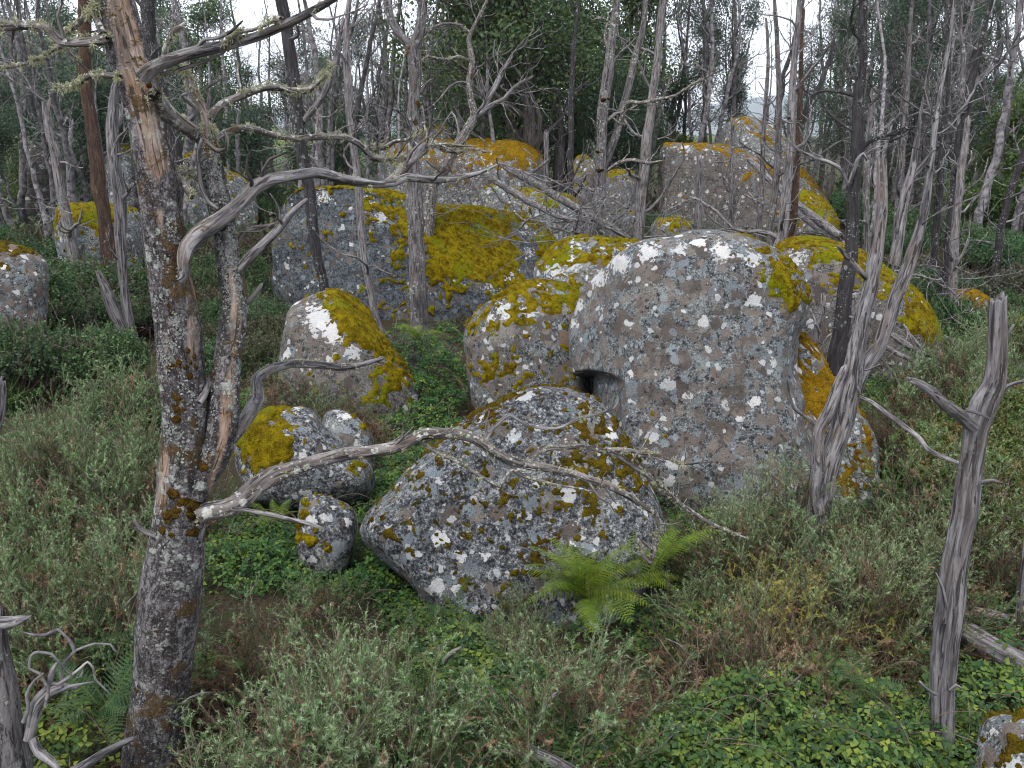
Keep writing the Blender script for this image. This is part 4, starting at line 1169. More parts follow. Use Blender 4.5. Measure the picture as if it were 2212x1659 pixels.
# silver snag, bottom right
dead_tree('thick silver snag with broken flat top and one stub arm, near the right edge',
          [(2033, 1700, 44), (2033, 1640, 42), (2032, 1540, 50), (2032, 1480, 52), (2040, 1380, 56), (2052, 1320, 58), (2058, 1240, 50), (2070, 1160, 48), (2082, 1106, 52), (2088, 1050, 50), (2096, 985, 46),
           (2105, 920, 48), (2122, 875, 54), (2145, 830, 46), (2154, 780, 40), (2156, 720, 38), (2155, 660, 35), (2155, 645, 34)], 'wood_snag', Y=4.3, seed=331, end='broken', sides=48, ridge=.20, kr=3.2,
          extra=(([(2110, 925, 30), (2088, 905, 30), (2060, 885, 26), (2040, 872, 24), (2015, 848, 21), (1990, 830, 18), (1966, 820, 12)], 0, -.25, dict(sides=20, end='broken')),
                 ([(2085, 885, 8), (2105, 890, 8), (2125, 898, 5), (2140, 905, 2)], -.1, -.15, dict(sides=8)),
                 ([(2160, 845, 14), (2172, 836, 10), (2190, 828, 8), (2212, 822, 7), (2250, 812, 4)], 0, .2, dict(sides=10)),
                 ([(2168, 735, 12), (2178, 722, 10), (2190, 702, 5)], 0, -.05, dict(sides=8)),
                 ([(2100, 1050, 9), (2120, 1042, 8), (2145, 1038, 7), (2176, 1047, 3)], 0, -.1, dict(sides=9)),
                 ([(2022, 1500, 8), (2005, 1490, 8), (1993, 1480, 7), (1986, 1472, 5)], -.08, -.12, dict(sides=8)),
                 ([(2052, 1490, 9), (2065, 1480, 8), (2078, 1487, 3)], -.08, -.1, dict(sides=8)),
                 ([(2040, 1345, 14), (2044, 1310, 10), (2036, 1270, 7), (2022, 1238, 4)], -.1, -.12, dict(sides=9))))
# stump with curling twigs, bottom left
dead_tree('blackened stump with curling white twigs in the bottom left corner',
          [(-5, 1760, 150), (12, 1659, 115), (10, 1600, 98), (4, 1540, 84), (-2, 1470, 68), (-10, 1400, 54), (-16, 1345, 48)], 'bark_grey', Y=3.55, seed=361, end='broken', sides=32, ridge=.14, cat='stump', name='tree_stump',
          amat='twig',
          extra=(([(-12, 1345, 26), (15, 1344, 28), (40, 1340, 22), (66, 1331, 6)], -.05, -.05, dict(mat='wood_grey', sides=14)),
                 ([(55, 1600, 22), (66, 1560, 24), (78, 1525, 26), (100, 1500, 22), (133, 1485, 18), (165, 1484, 10)], .0, .1, dict(mat='wood_grey', sides=12)),
                 ([(60, 1570, 8), (70, 1520, 9), (85, 1500, 11), (105, 1480, 12), (112, 1450, 12), (122, 1432, 5)], -.05, .0, dict(sides=9)),
                 ([(98, 1525, 6), (104, 1500, 7), (108, 1475, 8), (125, 1478, 7), (150, 1462, 7), (175, 1442, 6), (188, 1430, 5), (200, 1442, 5), (205, 1468, 5), (220, 1482, 4), (234, 1496, 3)], -.05, .1, dict(sides=8)),
                 ([(138, 1495, 6), (132, 1450, 7), (145, 1425, 7), (163, 1406, 8), (152, 1385, 7), (140, 1372, 6), (126, 1360, 7), (100, 1372, 7), (75, 1373, 6), (50, 1366, 3)], .05, .05, dict(sides=9)),
                 ([(163, 1405, 7), (180, 1398, 6), (205, 1390, 5), (238, 1392, 4), (245, 1402, 4), (254, 1410, 2.5)], .05, .1, dict(sides=8)),
                 ([(100, 1480, 6), (85, 1455, 6), (62, 1443, 6), (68, 1415, 6), (80, 1408, 6), (110, 1412, 6), (128, 1430, 5), (145, 1450, 4), (155, 1458, 2.5)], -.05, .0, dict(sides=8)),
                 ([(110, 1500, 6), (130, 1492, 6), (150, 1482, 6), (180, 1476, 5), (203, 1473, 3)], .0, .1, dict(sides=8)),
                 ([(175, 1462, 3), (180, 1445, 3), (172, 1462, 3), (165, 1464, 2)], .1, .1, dict(sides=6)),
                 ([(50, 1560, 9), (62, 1530, 8), (58, 1500, 8), (75, 1470, 6), (95, 1455, 4)], -.08, -.05, dict(sides=8)),
                 ([(66, 1600, 20), (80, 1628, 22), (100, 1642, 20), (118, 1655, 16), (135, 1680, 10)], -.08, -.15, dict(mat='wood_grey', sides=12))))
dead_tree('short pale limb slanting across the foot of the large dead tree', [(150, 1672, 22), (190, 1648, 20), (230, 1622, 17), (262, 1606, 14), (290, 1594, 10)], 'wood_grey', Y=4.0, seed=371, sides=14, name='fallen_branch', cat='branch', extend=False)
dead_tree('weathered stub poking in at the left edge above the gorse', [(-16, 960, 20), (-8, 900, 26), (0, 850, 22), (4, 825, 12)], 'wood_snag', Y=6.0, seed=377, sides=12, name='tree_stump', cat='stump', end='broken')
# logs on the right
def fallen(label, pts, Y0, Y1, mat='wood_snag', seed=0, sides=24, end='broken', extra=(), name='fallen_log', cat='log', ridge=.16, twigs=0, twig_L=(.2, .6)):
    rows = trace(pts, Y0, Y1)
    i = int(np.argmin(rows[:, 2]))
    base = (rows[i, 0], rows[i, 1], rows[i, 2] - rows[i, 3])
    rt = thing(name, label, cat, base)
    limb(rt, base, 'trunk', rows, mat, sides=sides, step=max(.03, Y0 * .005), seed=seed, ridge=ridge, lump=.14, kr=3, kv=1.2, end=end, wig=.1, twigs=twigs, twig_L=twig_L)
    for k, (ep, a, b, w) in enumerate(extra):
        limb(rt, base, 'branch', trace(ep, a, b), mat, sides=10, step=.04, seed=seed + 7 * k, wig=.25, ridge=.06, lump=.1, twigs=w)
    return rt


fallen('thick weathered log slanting out of frame behind the silver snag', [(2060, 1352, 36), (2095, 1370, 46), (2140, 1400, 48), (2212, 1440, 50), (2300, 1490, 52)], 5.5, 4.9, seed=381, sides=36)
fallen('short grey log with a ragged broken end behind the silver snag', [(2003, 1310, 30), (2035, 1318, 40), (2080, 1325, 46), (2130, 1334, 46), (2165, 1340, 40), (2178, 1346, 30)], 5.9, 5.75, seed=387, sides=36)
fallen('thin dark stick leaning under the weathered log', [(2120, 1480, 13), (2105, 1440, 15), (2085, 1400, 15), (2072, 1378, 14)], 5.4, 5.6, seed=391, sides=12, name='fallen_branch', cat='branch')
dead_tree('dark grey trunk half cut off by the right edge', [(2180, 1500, 30), (2190, 1440, 30), (2203, 1360, 30), (2216, 1250, 32), (2226, 1150, 26)], 'wood_snag', Y=5.7, seed=397, sides=24)
# ends of wood in the gorse below
fallen('pale splintered stick poking up from the brambles', [(960, 1430, 10), (968, 1418, 11), (980, 1408, 11), (997, 1398, 5)], 4.9, 4.8, 'wood_grey', 401, 10, name='fallen_branch', cat='branch')
fallen('grey root end slanting through the undergrowth at the bottom', [(1140, 1612, 12), (1165, 1628, 22), (1200, 1645, 26), (1240, 1668, 26), (1300, 1700, 20)], 3.9, 3.7, 'wood_snag', 405, 18)
fallen('curved grey stick standing among bottom brambles', [(1155, 1570, 9), (1168, 1545, 10), (1185, 1515, 11), (1200, 1500, 10), (1216, 1492, 5)], 4.2, 4.2, 'wood_snag', 407, 10, name='fallen_branch', cat='branch')

# ------------------------------------------------------------------ standing trunks of the middle distance (traced one by one)
MID = [
    # label, points from foot to top, material, options
    ('rust-brown trunk with peeling bark, left of the large dead tree', [(243, 585, 30), (230, 500, 28), (213, 400, 29), (203, 317, 27), (193, 233, 25), (184, 133, 26), (182, 0, 27), (176, -120, 20)], 'bark_red', dict(zb=.9, auto=3, seed=501, amat='bark_grey', arange=(.7, .98))),
    ('grey leaning trunk with broken top at the far left', [(166, 588, 23), (150, 500, 22), (133, 417, 20), (120, 340, 18), (108, 290, 19), (100, 228, 18)], 'bark_pale', dict(zb=.9, seed=507, end='broken', auto=2)),
    ('grey ribbed trunk just right of the rust-brown one', [(282, 698, 18), (270, 640, 18), (262, 553, 22), (257, 417, 26), (247, 330, 28), (243, 270, 26), (247, 190, 18), (258, 165, 12)], 'wood_snag', dict(zb=.6, seed=511, auto=4, amat='wood_grey', end='broken', ridge=.18)),
    ('slim tan-streaked trunk behind the grey leaning one', [(158, 420, 16), (150, 390, 16), (135, 310, 15), (128, 240, 14), (124, 120, 9), (118, 60, 6)], 'bark_pale', dict(zb=.6, seed=517, auto=4)),
    ('short split stump leaning in the shrubs left of the large dead tree', [(268, 722, 22), (250, 680, 26), (232, 635, 22), (214, 594, 10)], 'wood_snag', dict(zb=.4, seed=521, end='broken', name='tree_stump', cat='stump', sides=24)),
    ('black-barked trunk hidden partly behind the large dead tree', [(396, 500, 24), (392, 440, 23), (384, 340, 20), (360, 220, 18), (335, 150, 22), (328, 100, 26), (322, 40, 29), (318, -60, 30)], 'bark_black', dict(zb=.8, seed=527, auto=2)),
    ('black and white blotched trunk in front of the slate-grey boulder', [(704, 640, 20), (697, 600, 21), (683, 553, 23), (674, 470, 24), (667, 400, 25), (653, 333, 26), (640, 200, 28), (625, 100, 27), (610, 0, 26), (600, -90, 22)], 'bark_black', dict(zb=.4, Y=14.6, seed=531, auto=2, amat='bark_grey', arange=(.7, .98),
        extra=(([(658, 262, 14), (672, 240, 14), (690, 215, 14), (710, 175, 14), (725, 130, 12), (732, 90, 9), (742, 40, 6)], 0, .2, dict(mat='bark_grey', twigs=2)),))),
    ('slender pinkish-grey trunk beside the blotched one', [(803, 640, 15), (795, 600, 15), (785, 553, 16), (777, 433, 17), (768, 350, 16), (758, 250, 17), (750, 150, 15), (748, 60, 12), (760, -40, 8)], 'bark_pale', dict(zb=.4, Y=14.2, seed=537, auto=5)),
    ('stout forked trunk with orange moss collar before the moss-blanketed boulder', [(903, 640, 38), (900, 553, 37), (898, 480, 34), (896, 417, 33), (893, 330, 27), (893, 250, 24), (897, 190, 24), (898, 140, 28), (893, 105, 26), (905, 75, 22), (911, 30, 20), (914, -60, 17)], 'bark_grey',
     dict(zb=.4, Y=13.4, seed=541, auto=3, moss=3, sides=28, arange=(.55, .95), extra=(([(893, 118, 20), (880, 95, 18), (853, 57, 17), (840, 25, 16), (832, -10, 14), (820, -80, 10)], 0, .1, dict(twigs=2)),
      ([(910, 200, 9), (918, 185, 9), (930, 172, 5)], 0, -.1), ([(922, 70, 6), (945, 55, 6), (970, 50, 5), (1000, 55, 4)], 0, .2, dict(twigs=2))))),
    ('crooked pale tree with a fan of bare twigs in the centre', [(935, 400, 26), (950, 378, 25), (977, 335, 22), (1003, 292, 20), (1026, 250, 18), (1018, 215, 15), (1011, 180, 15), (1019, 135, 14), (1012, 85, 10), (1030, 45, 7), (1050, 5, 5), (1062, -40, 3)], 'wood_lichen',
     dict(zb=.9, Y=17.5, seed=547, auto=6, autoL=(.8, 1.8), beard=60, amat='wood_grey', arange=(.5, .97), extra=(([(1022, 255, 14), (1045, 230, 13), (1065, 195, 12), (1080, 160, 10), (1105, 120, 7), (1130, 90, 4)], 0, .4, dict(mat='wood_grey', twigs=14, twig_L=(.5, 1.3))),
      ([(1030, 250, 13), (1060, 228, 12), (1090, 212, 10), (1115, 185, 7), (1150, 165, 4)], 0, .2, dict(mat='wood_grey', twigs=14, twig_L=(.5, 1.2))),
      ([(1012, 130, 7), (990, 122, 7), (960, 128, 6), (925, 122, 5), (905, 135, 3)], 0, -.2, dict(mat='wood_lichen', twigs=4, beard=30, bs=.06)),
      ([(1015, 70, 6), (985, 52, 6), (950, 58, 5), (920, 62, 3)], 0, -.2, dict(mat='wood_lichen', twigs=4, beard=30, bs=.06))))),
    ('thick ribbed grey trunk with lichen above the fallen dark log', [(1272, 520, 32), (1284, 490, 28), (1290, 440, 26), (1296, 370, 24), (1299, 300, 24), (1303, 230, 24), (1316, 133, 20), (1326, 60, 18), (1335, -20, 15)], 'bark_grey',
     dict(zb=.5, Y=17.0, seed=551, auto=6, moss=3, autoL=(.7, 1.8), amat='wood_lichen', arange=(.35, .97), extra=(([(1295, 380, 16), (1318, 320, 18), (1338, 260, 17), (1356, 195, 16), (1372, 130, 15), (1388, 60, 13), (1396, -20, 11)], .1, .5, dict(twigs=8, mat='bark_grey')),
      ([(1330, 290, 7), (1355, 222, 8), (1385, 222, 8), (1420, 215, 7), (1460, 205, 6), (1500, 180, 5), (1560, 150, 3)], .2, -.6, dict(mat='wood_lichen', twigs=7, beard=60, bs=.06)),
      ([(1310, 370, 7), (1330, 355, 8), (1365, 345, 8), (1400, 352, 7), (1430, 347, 3)], .1, -.5, dict(mat='wood_lichen', twigs=3, beard=24, bs=.05))))),
    ('dark thin trunk left of the ribbed grey trunk', [(1232, 400, 14), (1233, 330, 13), (1233, 233, 12), (1237, 133, 10), (1246, 40, 8), (1254, -40, 6)], 'bark_black', dict(zb=.7, Y=22, seed=557, auto=6)),
    ('straight brown-grey trunk right of the ribbed pair', [(1383, 475, 23), (1388, 400, 23), (1396, 320, 21), (1406, 240, 19), (1420, 133, 16), (1430, 20, 14), (1440, -70, 10)], 'bark_pale', dict(zb=.6, Y=21, seed=561, auto=7, amat='wood_grey', autoL=(.8, 2.))),
    ('snapped grey post standing by the moss-topped far boulders', [(1180, 395, 11), (1180, 350, 11), (1180, 305, 11), (1180, 288, 10)], 'wood_snag', dict(zb=.7, Y=24, seed=563, end='broken')),
    ('broken blackened post in front of the far taupe block', [(1508, 510, 16), (1509, 440, 15), (1512, 380, 14), (1510, 345, 12)], 'wood_snag', dict(zb=.6, Y=22, seed=565, end='broken')),
    ('lean grey trunk in the cluster before the far pile', [(1662, 540, 15), (1668, 470, 15), (1676, 390, 14), (1682, 267, 13), (1682, 167, 12), (1676, 50, 9), (1672, -40, 6)], 'bark_grey', dict(zb=1.2, Y=15.5, seed=567, auto=7, autoL=(.6, 1.6), amat='twig')),
    ('stout pale trunk of the cluster before the far pile', [(1680, 540, 26), (1690, 500, 22), (1698, 410, 19), (1708, 300, 18), (1713, 167, 15), (1722, 67, 12), (1728, -20, 10)], 'bark_pale', dict(zb=1.2, Y=15.2, seed=571, auto=8, autoL=(.7, 1.9), amat='wood_grey')),
    ('brown scorched trunk of the cluster before the far pile', [(1708, 500, 16), (1714, 467, 16), (1721, 350, 14), (1727, 250, 12), (1731, 100, 8), (1736, 20, 6)], 'bark_red', dict(zb=1.2, Y=16.5, seed=577, auto=7, autoL=(.7, 1.8), amat='bark_grey',
        extra=(([(1724, 300, 9), (1745, 225, 12), (1770, 185, 11), (1792, 130, 9), (1802, 90, 6)], 0, .2, dict(mat='bark_black', twigs=5)),))),
    ('thin twisted trunk left in the cluster before the far pile', [(1640, 480, 12), (1645, 420, 12), (1648, 333, 10), (1654, 220, 9), (1660, 120, 7), (1655, 40, 5)], 'bark_grey', dict(zb=1.0, Y=18.5, seed=581, auto=8, amat='twig')),
    ('grey dead sapling against the far taupe block', [(1578, 500, 11), (1580, 440, 12), (1582, 360, 10), (1583, 280, 8), (1582, 260, 6)], 'bark_grey', dict(zb=1.0, Y=19, seed=583, auto=7, autoL=(.4, 1.2), amat='twig')),
    ('tall black charred trunk behind the forked silver tree', [(1802, 815, 40), (1812, 753, 37), (1820, 680, 33), (1828, 600, 31), (1836, 553, 30), (1845, 433, 27), (1852, 300, 24), (1856, 200, 22), (1862, 100, 20), (1866, 0, 18), (1868, -80, 15)], 'bark_black', dict(zb=.4, Y=10.6, seed=587, auto=3, arange=(.5, .95), sides=28,
        extra=(([(1835, 400, 8), (1815, 365, 9), (1790, 350, 8), (1760, 340, 8), (1725, 325, 6), (1700, 300, 4)], 0, .2, dict(mat='wood_grey', twigs=4)), ([(1835, 395, 8), (1852, 345, 8), (1865, 330, 6), (1872, 345, 4)], -.1, -.2, dict(mat='wood_grey', twigs=2)),
               ([(1862, 240, 8), (1880, 225, 7), (1898, 205, 6), (1905, 180, 4)], 0, .1, dict(twigs=3)), ([(1845, 285, 6), (1815, 265, 6), (1790, 240, 6), (1770, 205, 5), (1745, 195, 3)], 0, .3, dict(twigs=4))))),
    ('slim dark trunk right beside the charred one', [(1872, 600, 14), (1870, 520, 14), (1872, 400, 14), (1875, 300, 13), (1884, 200, 11), (1888, 190, 8)], 'bark_grey', dict(zb=.9, Y=15, seed=589, auto=5, amat='twig')),
    ('forked grey tree with a black lower bark, upper right', [(2040, 600, 18), (2048, 533, 17), (2060, 420, 19), (2070, 330, 20), (2080, 262, 21), (2092, 205, 17), (2106, 150, 12), (2124, 70, 11), (2140, 0, 9), (2152, -60, 6)], 'bark_black', dict(zb=.7, Y=15.5, seed=593, auto=5, amat='twig', autoL=(.6, 1.6),
        extra=(([(2085, 240, 14), (2080, 190, 13), (2083, 130, 11), (2074, 60, 9), (2078, -10, 7)], 0, .2, dict(mat='bark_grey', twigs=8)), ([(2100, 185, 11), (2125, 160, 10), (2160, 135, 9), (2185, 105, 7), (2212, 78, 5), (2250, 50, 3)], 0, .3, dict(mat='twig', twigs=12, twig_L=(.4, 1.2)))))),
    ('straight grey trunk next to the upper right forked tree', [(2058, 600, 18), (2062, 500, 18), (2072, 420, 17), (2082, 330, 15), (2090, 260, 11)], 'bark_pale', dict(zb=.7, Y=14.2, seed=599, auto=5, amat='wood_grey', end='broken')),
    ('pale snapped trunk between the charred and the forked silver tree', [(1930, 600, 14), (1936, 500, 14), (1944, 400, 13), (1952, 300, 12), (1960, 180, 10), (1966, 60, 8), (1972, -30, 6)], 'bark_grey', dict(zb=.8, Y=17, seed=601, auto=8, amat='twig', autoL=(.6, 1.7))),
    ('dark straight trunk at the right behind the twig pile', [(2010, 640, 14), (2020, 520, 16), (2030, 400, 15), (2038, 300, 14), (2046, 200, 12), (2052, 60, 10), (2060, -40, 7)], 'bark_black', dict(zb=.7, Y=17.5, seed=603, auto=7, amat='bark_grey', autoL=(.7, 1.8))),
    ('leaning dark trunk near the right edge', [(2150, 580, 16), (2165, 480, 16), (2190, 390, 15), (2215, 320, 14), (2240, 250, 12)], 'bark_black', dict(zb=.7, Y=17, seed=605, auto=6, amat='twig')),
    ('bent dead stub behind the slab boulder', [(1762, 740, 14), (1768, 700, 15), (1776, 670, 16), (1778, 640, 10)], 'wood_grey', dict(zb=.6, Y=11.0, seed=607, end='broken', name='tree_stump', cat='stump')),
]
for (lb, pts, mt, op) in MID:
    dead_tree(lb, pts, mt, **op)

fallen('long dark fallen log resting on the branch heap in the centre', [(1078, 352, 10), (1110, 372, 15), (1163, 400, 17), (1210, 428, 18), (1253, 453, 18), (1310, 485, 15), (1360, 515, 9)], 20.0, 15.6, 'bark_grey', 611, 18, twigs=14, twig_L=(.4, 1.1))
fallen('pale fallen limb below the long dark log', [(1040, 372, 9), (1070, 392, 13), (1105, 412, 15), (1137, 432, 15), (1170, 450, 13), (1205, 468, 11), (1260, 480, 8)], 18.5, 15.6, 'wood_grey', 613, 16, twigs=18, twig_L=(.4, 1.2))
fallen('thin crooked limb propped on the dark log', [(1130, 385, 7), (1160, 365, 7), (1185, 345, 5)], 19, 19.4, 'bark_grey', 615, 8, name='fallen_branch', cat='branch', twigs=3)
fallen('twin fallen trunk sliding down from the far pile, upper one', [(1618, 345, 12), (1660, 385, 15), (1710, 430, 16), (1760, 470, 17), (1815, 510, 16)], 22, 14.2, 'wood_grey', 617, 16, twigs=4)
fallen('twin fallen trunk sliding down from the far pile, lower one', [(1700, 440, 12), (1740, 472, 14), (1790, 508, 15), (1835, 535, 14)], 18, 13.8, 'bark_pale', 619, 14, twigs=3)
fallen('dark rotting log lying behind the forked silver tree', [(1918, 715, 12), (1945, 735, 14), (1975, 755, 12), (2002, 768, 8)], 11.6, 10.9, 'bark_grey', 621, 14, twigs=3, twig_L=(.2, .4))
fallen('second rotting log lying below the first behind the forked silver tree', [(1905, 745, 10), (1935, 762, 11), (1970, 778, 9), (1995, 788, 5)], 11.1, 10.6, 'bark_grey', 623, 12, twigs=3, twig_L=(.2, .4))
fallen('grey crooked stick among ferns right of the mossy boulder', [(2042, 728, 7), (2058, 735, 8), (2066, 750, 8), (2076, 762, 5)], 12.5, 12.2, 'wood_grey', 625, 8, name='fallen_branch', cat='branch')


def stick_pile(label, spots, rngseed, mat='twig', cat='branches', n=40, L=(.6, 1.8), r=.016, flat=.35, name='branch_pile'):
    rg = np.random.default_rng(rngseed)
    P0 = np.array([at(px, py, Y)[0] for px, py, Y in spots])
    base = P0.mean(0)
    rt = thing(name, label, cat, base)
    for k in range(n):
        a = P0[rg.integers(len(P0))] + rg.normal(size=3) * np.array((.35, .35, .16))
        d = rg.normal(size=3) * np.array((1, .8, flat)); d /= np.linalg.norm(d)
        mb = MB()
        grow(mb, rg, a, d, rg.uniform(*L), r * rg.uniform(.5, 1.3), 1, 5, nsub=(2, 6), kink=.4, up=0.0)
        obj('branch', mb.mesh('branch', base), M[mat], rt)


stick_pile('tangled heap of grey dead branches in the centre, below the long dark log', [(1060, 385, 18), (1120, 425, 17.2), (1180, 455, 16.5), (1230, 480, 16), (1270, 495, 15.6), (1150, 460, 16.5), (1330, 500, 15.8)], 31, n=46, L=(.7, 2.0))
stick_pile('loose twigs scattered over the moss-blanketed boulder top', [(940, 428, 16.8), (1000, 430, 16.6), (1060, 432, 16.6), (1110, 440, 16.4)], 33, n=16, L=(.3, .8), r=.008, flat=.15)
stick_pile('tangle of pale dead branches beyond the forked silver tree on the right', [(1990, 600, 14.5), (2020, 620, 14), (2060, 650, 13.6), (2095, 670, 13.4), (2040, 600, 14.5)], 35, n=26, L=(.5, 1.5), r=.012)
stick_pile('dead twigs jammed in the gap behind the slab boulder', [(1770, 660, 11.2), (1800, 680, 11.0), (1850, 700, 11.0), (1880, 720, 11.0)], 37, n=16, L=(.3, .9), r=.013)
stick_pile('bare twiggy limbs fallen at the far left among shrubs', [(10, 420, 17), (60, 425, 17), (100, 440, 16.5), (140, 445, 16)], 39, n=10, L=(.5, 1.3), r=.010)
stick_pile('dead branches lying at the foot of the far pile', [(1560, 500, 18), (1610, 500, 17), (1640, 520, 16), (1530, 480, 19)], 41, n=22, L=(.6, 1.6), r=.012, flat=.6)


# ------------------------------------------------------------------ thin dead trees of the far stand: prototypes, then copies
def proto_dead(seed, Hh, r, nb, lean=0.03, snapped=False, matn='bark_far'):
    rg = np.random.default_rng(seed)
    rt = thing('dead_tree', 'thin grey dead tree in the far stand', 'tree', (0, 0, 0))
    pts = [np.zeros(3)]
    d = np.array((rg.normal() * lean, rg.normal() * lean, 1.0))
    n = 14
    for i in range(n):
        d = d + np.array((rg.normal() * .07, rg.normal() * .07, 0.05)); d /= np.linalg.norm(d)
        pts.append(pts[-1] + d * Hh / n)
    pts = np.array(pts)
    rad = r * np.linspace(1.15, 0.62 if snapped else 0.14, n + 1)
    mb = MB()
    rows = np.hstack([pts, rad[:, None]]); rows[0, 2] -= 0.25
    line, tg = tube(mb, rows, 9, 0.25, ridge=.10, lump=.16, kr=3, kv=1, seed=seed, wig=.35, end='broken' if snapped else 'taper')
    obj('trunk', mb.mesh('trunk'), M[matn], rt)
    mb = MB()
    for k in range(nb):
        t = rg.uniform(.28, .99) ** .8
        i = min(len(line) - 2, int(t * (len(line) - 1)))
        s = np.cross(tg[i], rdir(rg)); s /= np.linalg.norm(s)
        dd = s * rg.uniform(.5, 1) + tg[i] * rg.uniform(.3, 1.1); dd /= np.linalg.norm(dd)
        grow(mb, rg, line[i, :3], dd, Hh * rg.uniform(.06, .2) * (1.3 - .7 * t), max(.012, line[i, 3] * .42), 2, 5, nsub=(2, 4), kink=.45, up=.35, rmin=.007)
    if nb:
        obj('branches', mb.mesh('branches'), M['twig' if rg.random() < .5 else 'bark_far'], rt, kind='stuff')
    return rt


PD = [proto_dead(701, 9, .10, 12), proto_dead(702, 11, .12, 13), proto_dead(703, 8, .08, 12), proto_dead(704, 5.2, .11, 4, snapped=True), proto_dead(705, 10, .09, 14, .06), proto_dead(706, 12, .13, 11),
      proto_dead(707, 7, .07, 14, .09), proto_dead(708, 9.5, .09, 12, .05), proto_dead(709, 4.0, .09, 3, snapped=True), proto_dead(710, 10.5, .08, 15, .05)]
rg = np.random.default_rng(77)
used = set()
placed = []


def far_dead(px, Y, k, label, s=None):
    x = (px - W2) / FPX * (Y * CP + H * SP) * 1.0
    z = float(gz(x, Y)) - .1
    sc = s or rg.uniform(.8, 1.2)
    if k not in used:
        used.add(k)
        o = PD[k]; o.location = (x, Y, z); o.scale = (sc, sc, sc); o.rotation_euler = (0, 0, rg.uniform(0, 6.28))
        o['label'] = label; o['group'] = 'thin dead trees of the far stand'
    else:
        copy_thing(PD[k], (x, Y, z), rg.uniform(0, 6.28), (sc, sc, sc * rg.uniform(.9, 1.1)), label, 'thin dead trees of the far stand', tilt=(rg.normal() * .025, rg.normal() * .025))
    placed.append((x, Y))


ZONES = [  # px range, Y range, number, label
    (-60, 260, 22, 50, 32, 'thin grey dead tree in the crowded stand left of the large dead tree'),
    (270, 620, 24, 52, 24, 'thin grey dead tree beyond the two lichen stems of the large dead tree'),
    (620, 900, 22, 50, 24, 'thin grey dead tree behind the broad slate-grey boulder'),
    (900, 1240, 28, 52, 20, 'thin grey dead tree behind the far ochre whaleback boulder'),
    (1240, 1540, 28, 50, 16, 'thin grey dead tree behind the ribbed grey trunks'),
    (1540, 1800, 40, 56, 12, 'thin grey dead tree beyond the dome-shaped far boulder'),
    (1800, 2050, 22, 48, 26, 'thin grey dead tree behind the charred black trunk'),
    (2050, 2270, 21, 46, 24, 'thin grey dead tree in the dim stand at the right edge'),
]
for (a, b, y0, y1, n, lb) in ZONES:
    for i in range(n):
        px = a + (b - a) * (i + rg.random()) / n
        Y = rg.uniform(y0, y1)
        k = int(rg.integers(len(PD)))
        if 1480 < px < 1760 and Y < 38:
            Y = 40
        far_dead(px, Y, k, lb, rg.uniform(.75, 1.05) if Y < 30 else rg.uniform(.9, 1.3))

# ------------------------------------------------------------------ living eucalypts behind
def leaf_cards(mb, rg, P, n_per, size, cols, droop=0.6, spread=0.35, wid=0.28):
    """elongated hanging leaves scattered round the points P"""
    P = np.repeat(P, n_per, 0)
    m = len(P)
    c = P + rg.normal(size=(m, 3)) * spread
    D = rg.normal(size=(m, 3)); D[:, 2] -= droop; D /= np.linalg.norm(D, axis=1)[:, None]
    S_ = np.cross(D, rg.normal(size=(m, 3))); S_ /= np.maximum(np.linalg.norm(S_, axis=1)[:, None], 1e-6)
    L = size * rg.uniform(.6, 1.3, m)[:, None]
    V = np.stack([c, c + D * L * .5 + S_ * L * wid, c + D * L, c + D * L * .5 - S_ * L * wid], 1).reshape(-1, 3)
    Q = np.arange(m)[:, None] * 4 + np.arange(4)
    cc = np.array(cols)[rg.integers(len(cols), size=m)] * rg.uniform(.75, 1.25, (m, 1))
    mb.add(V, Q, None, col=np.repeat(cc, 4, 0))


GREEN_A = [(.062, .102, .040), (.080, .122, .046), (.052, .090, .046), (.098, .132, .046)]
GREEN_B = [(.042, .076, .048), (.054, .092, .054), (.034, .064, .044), (.068, .104, .056)]
GREEN_C = [(.075, .115, .032), (.095, .130, .038), (.060, .100, .032)]


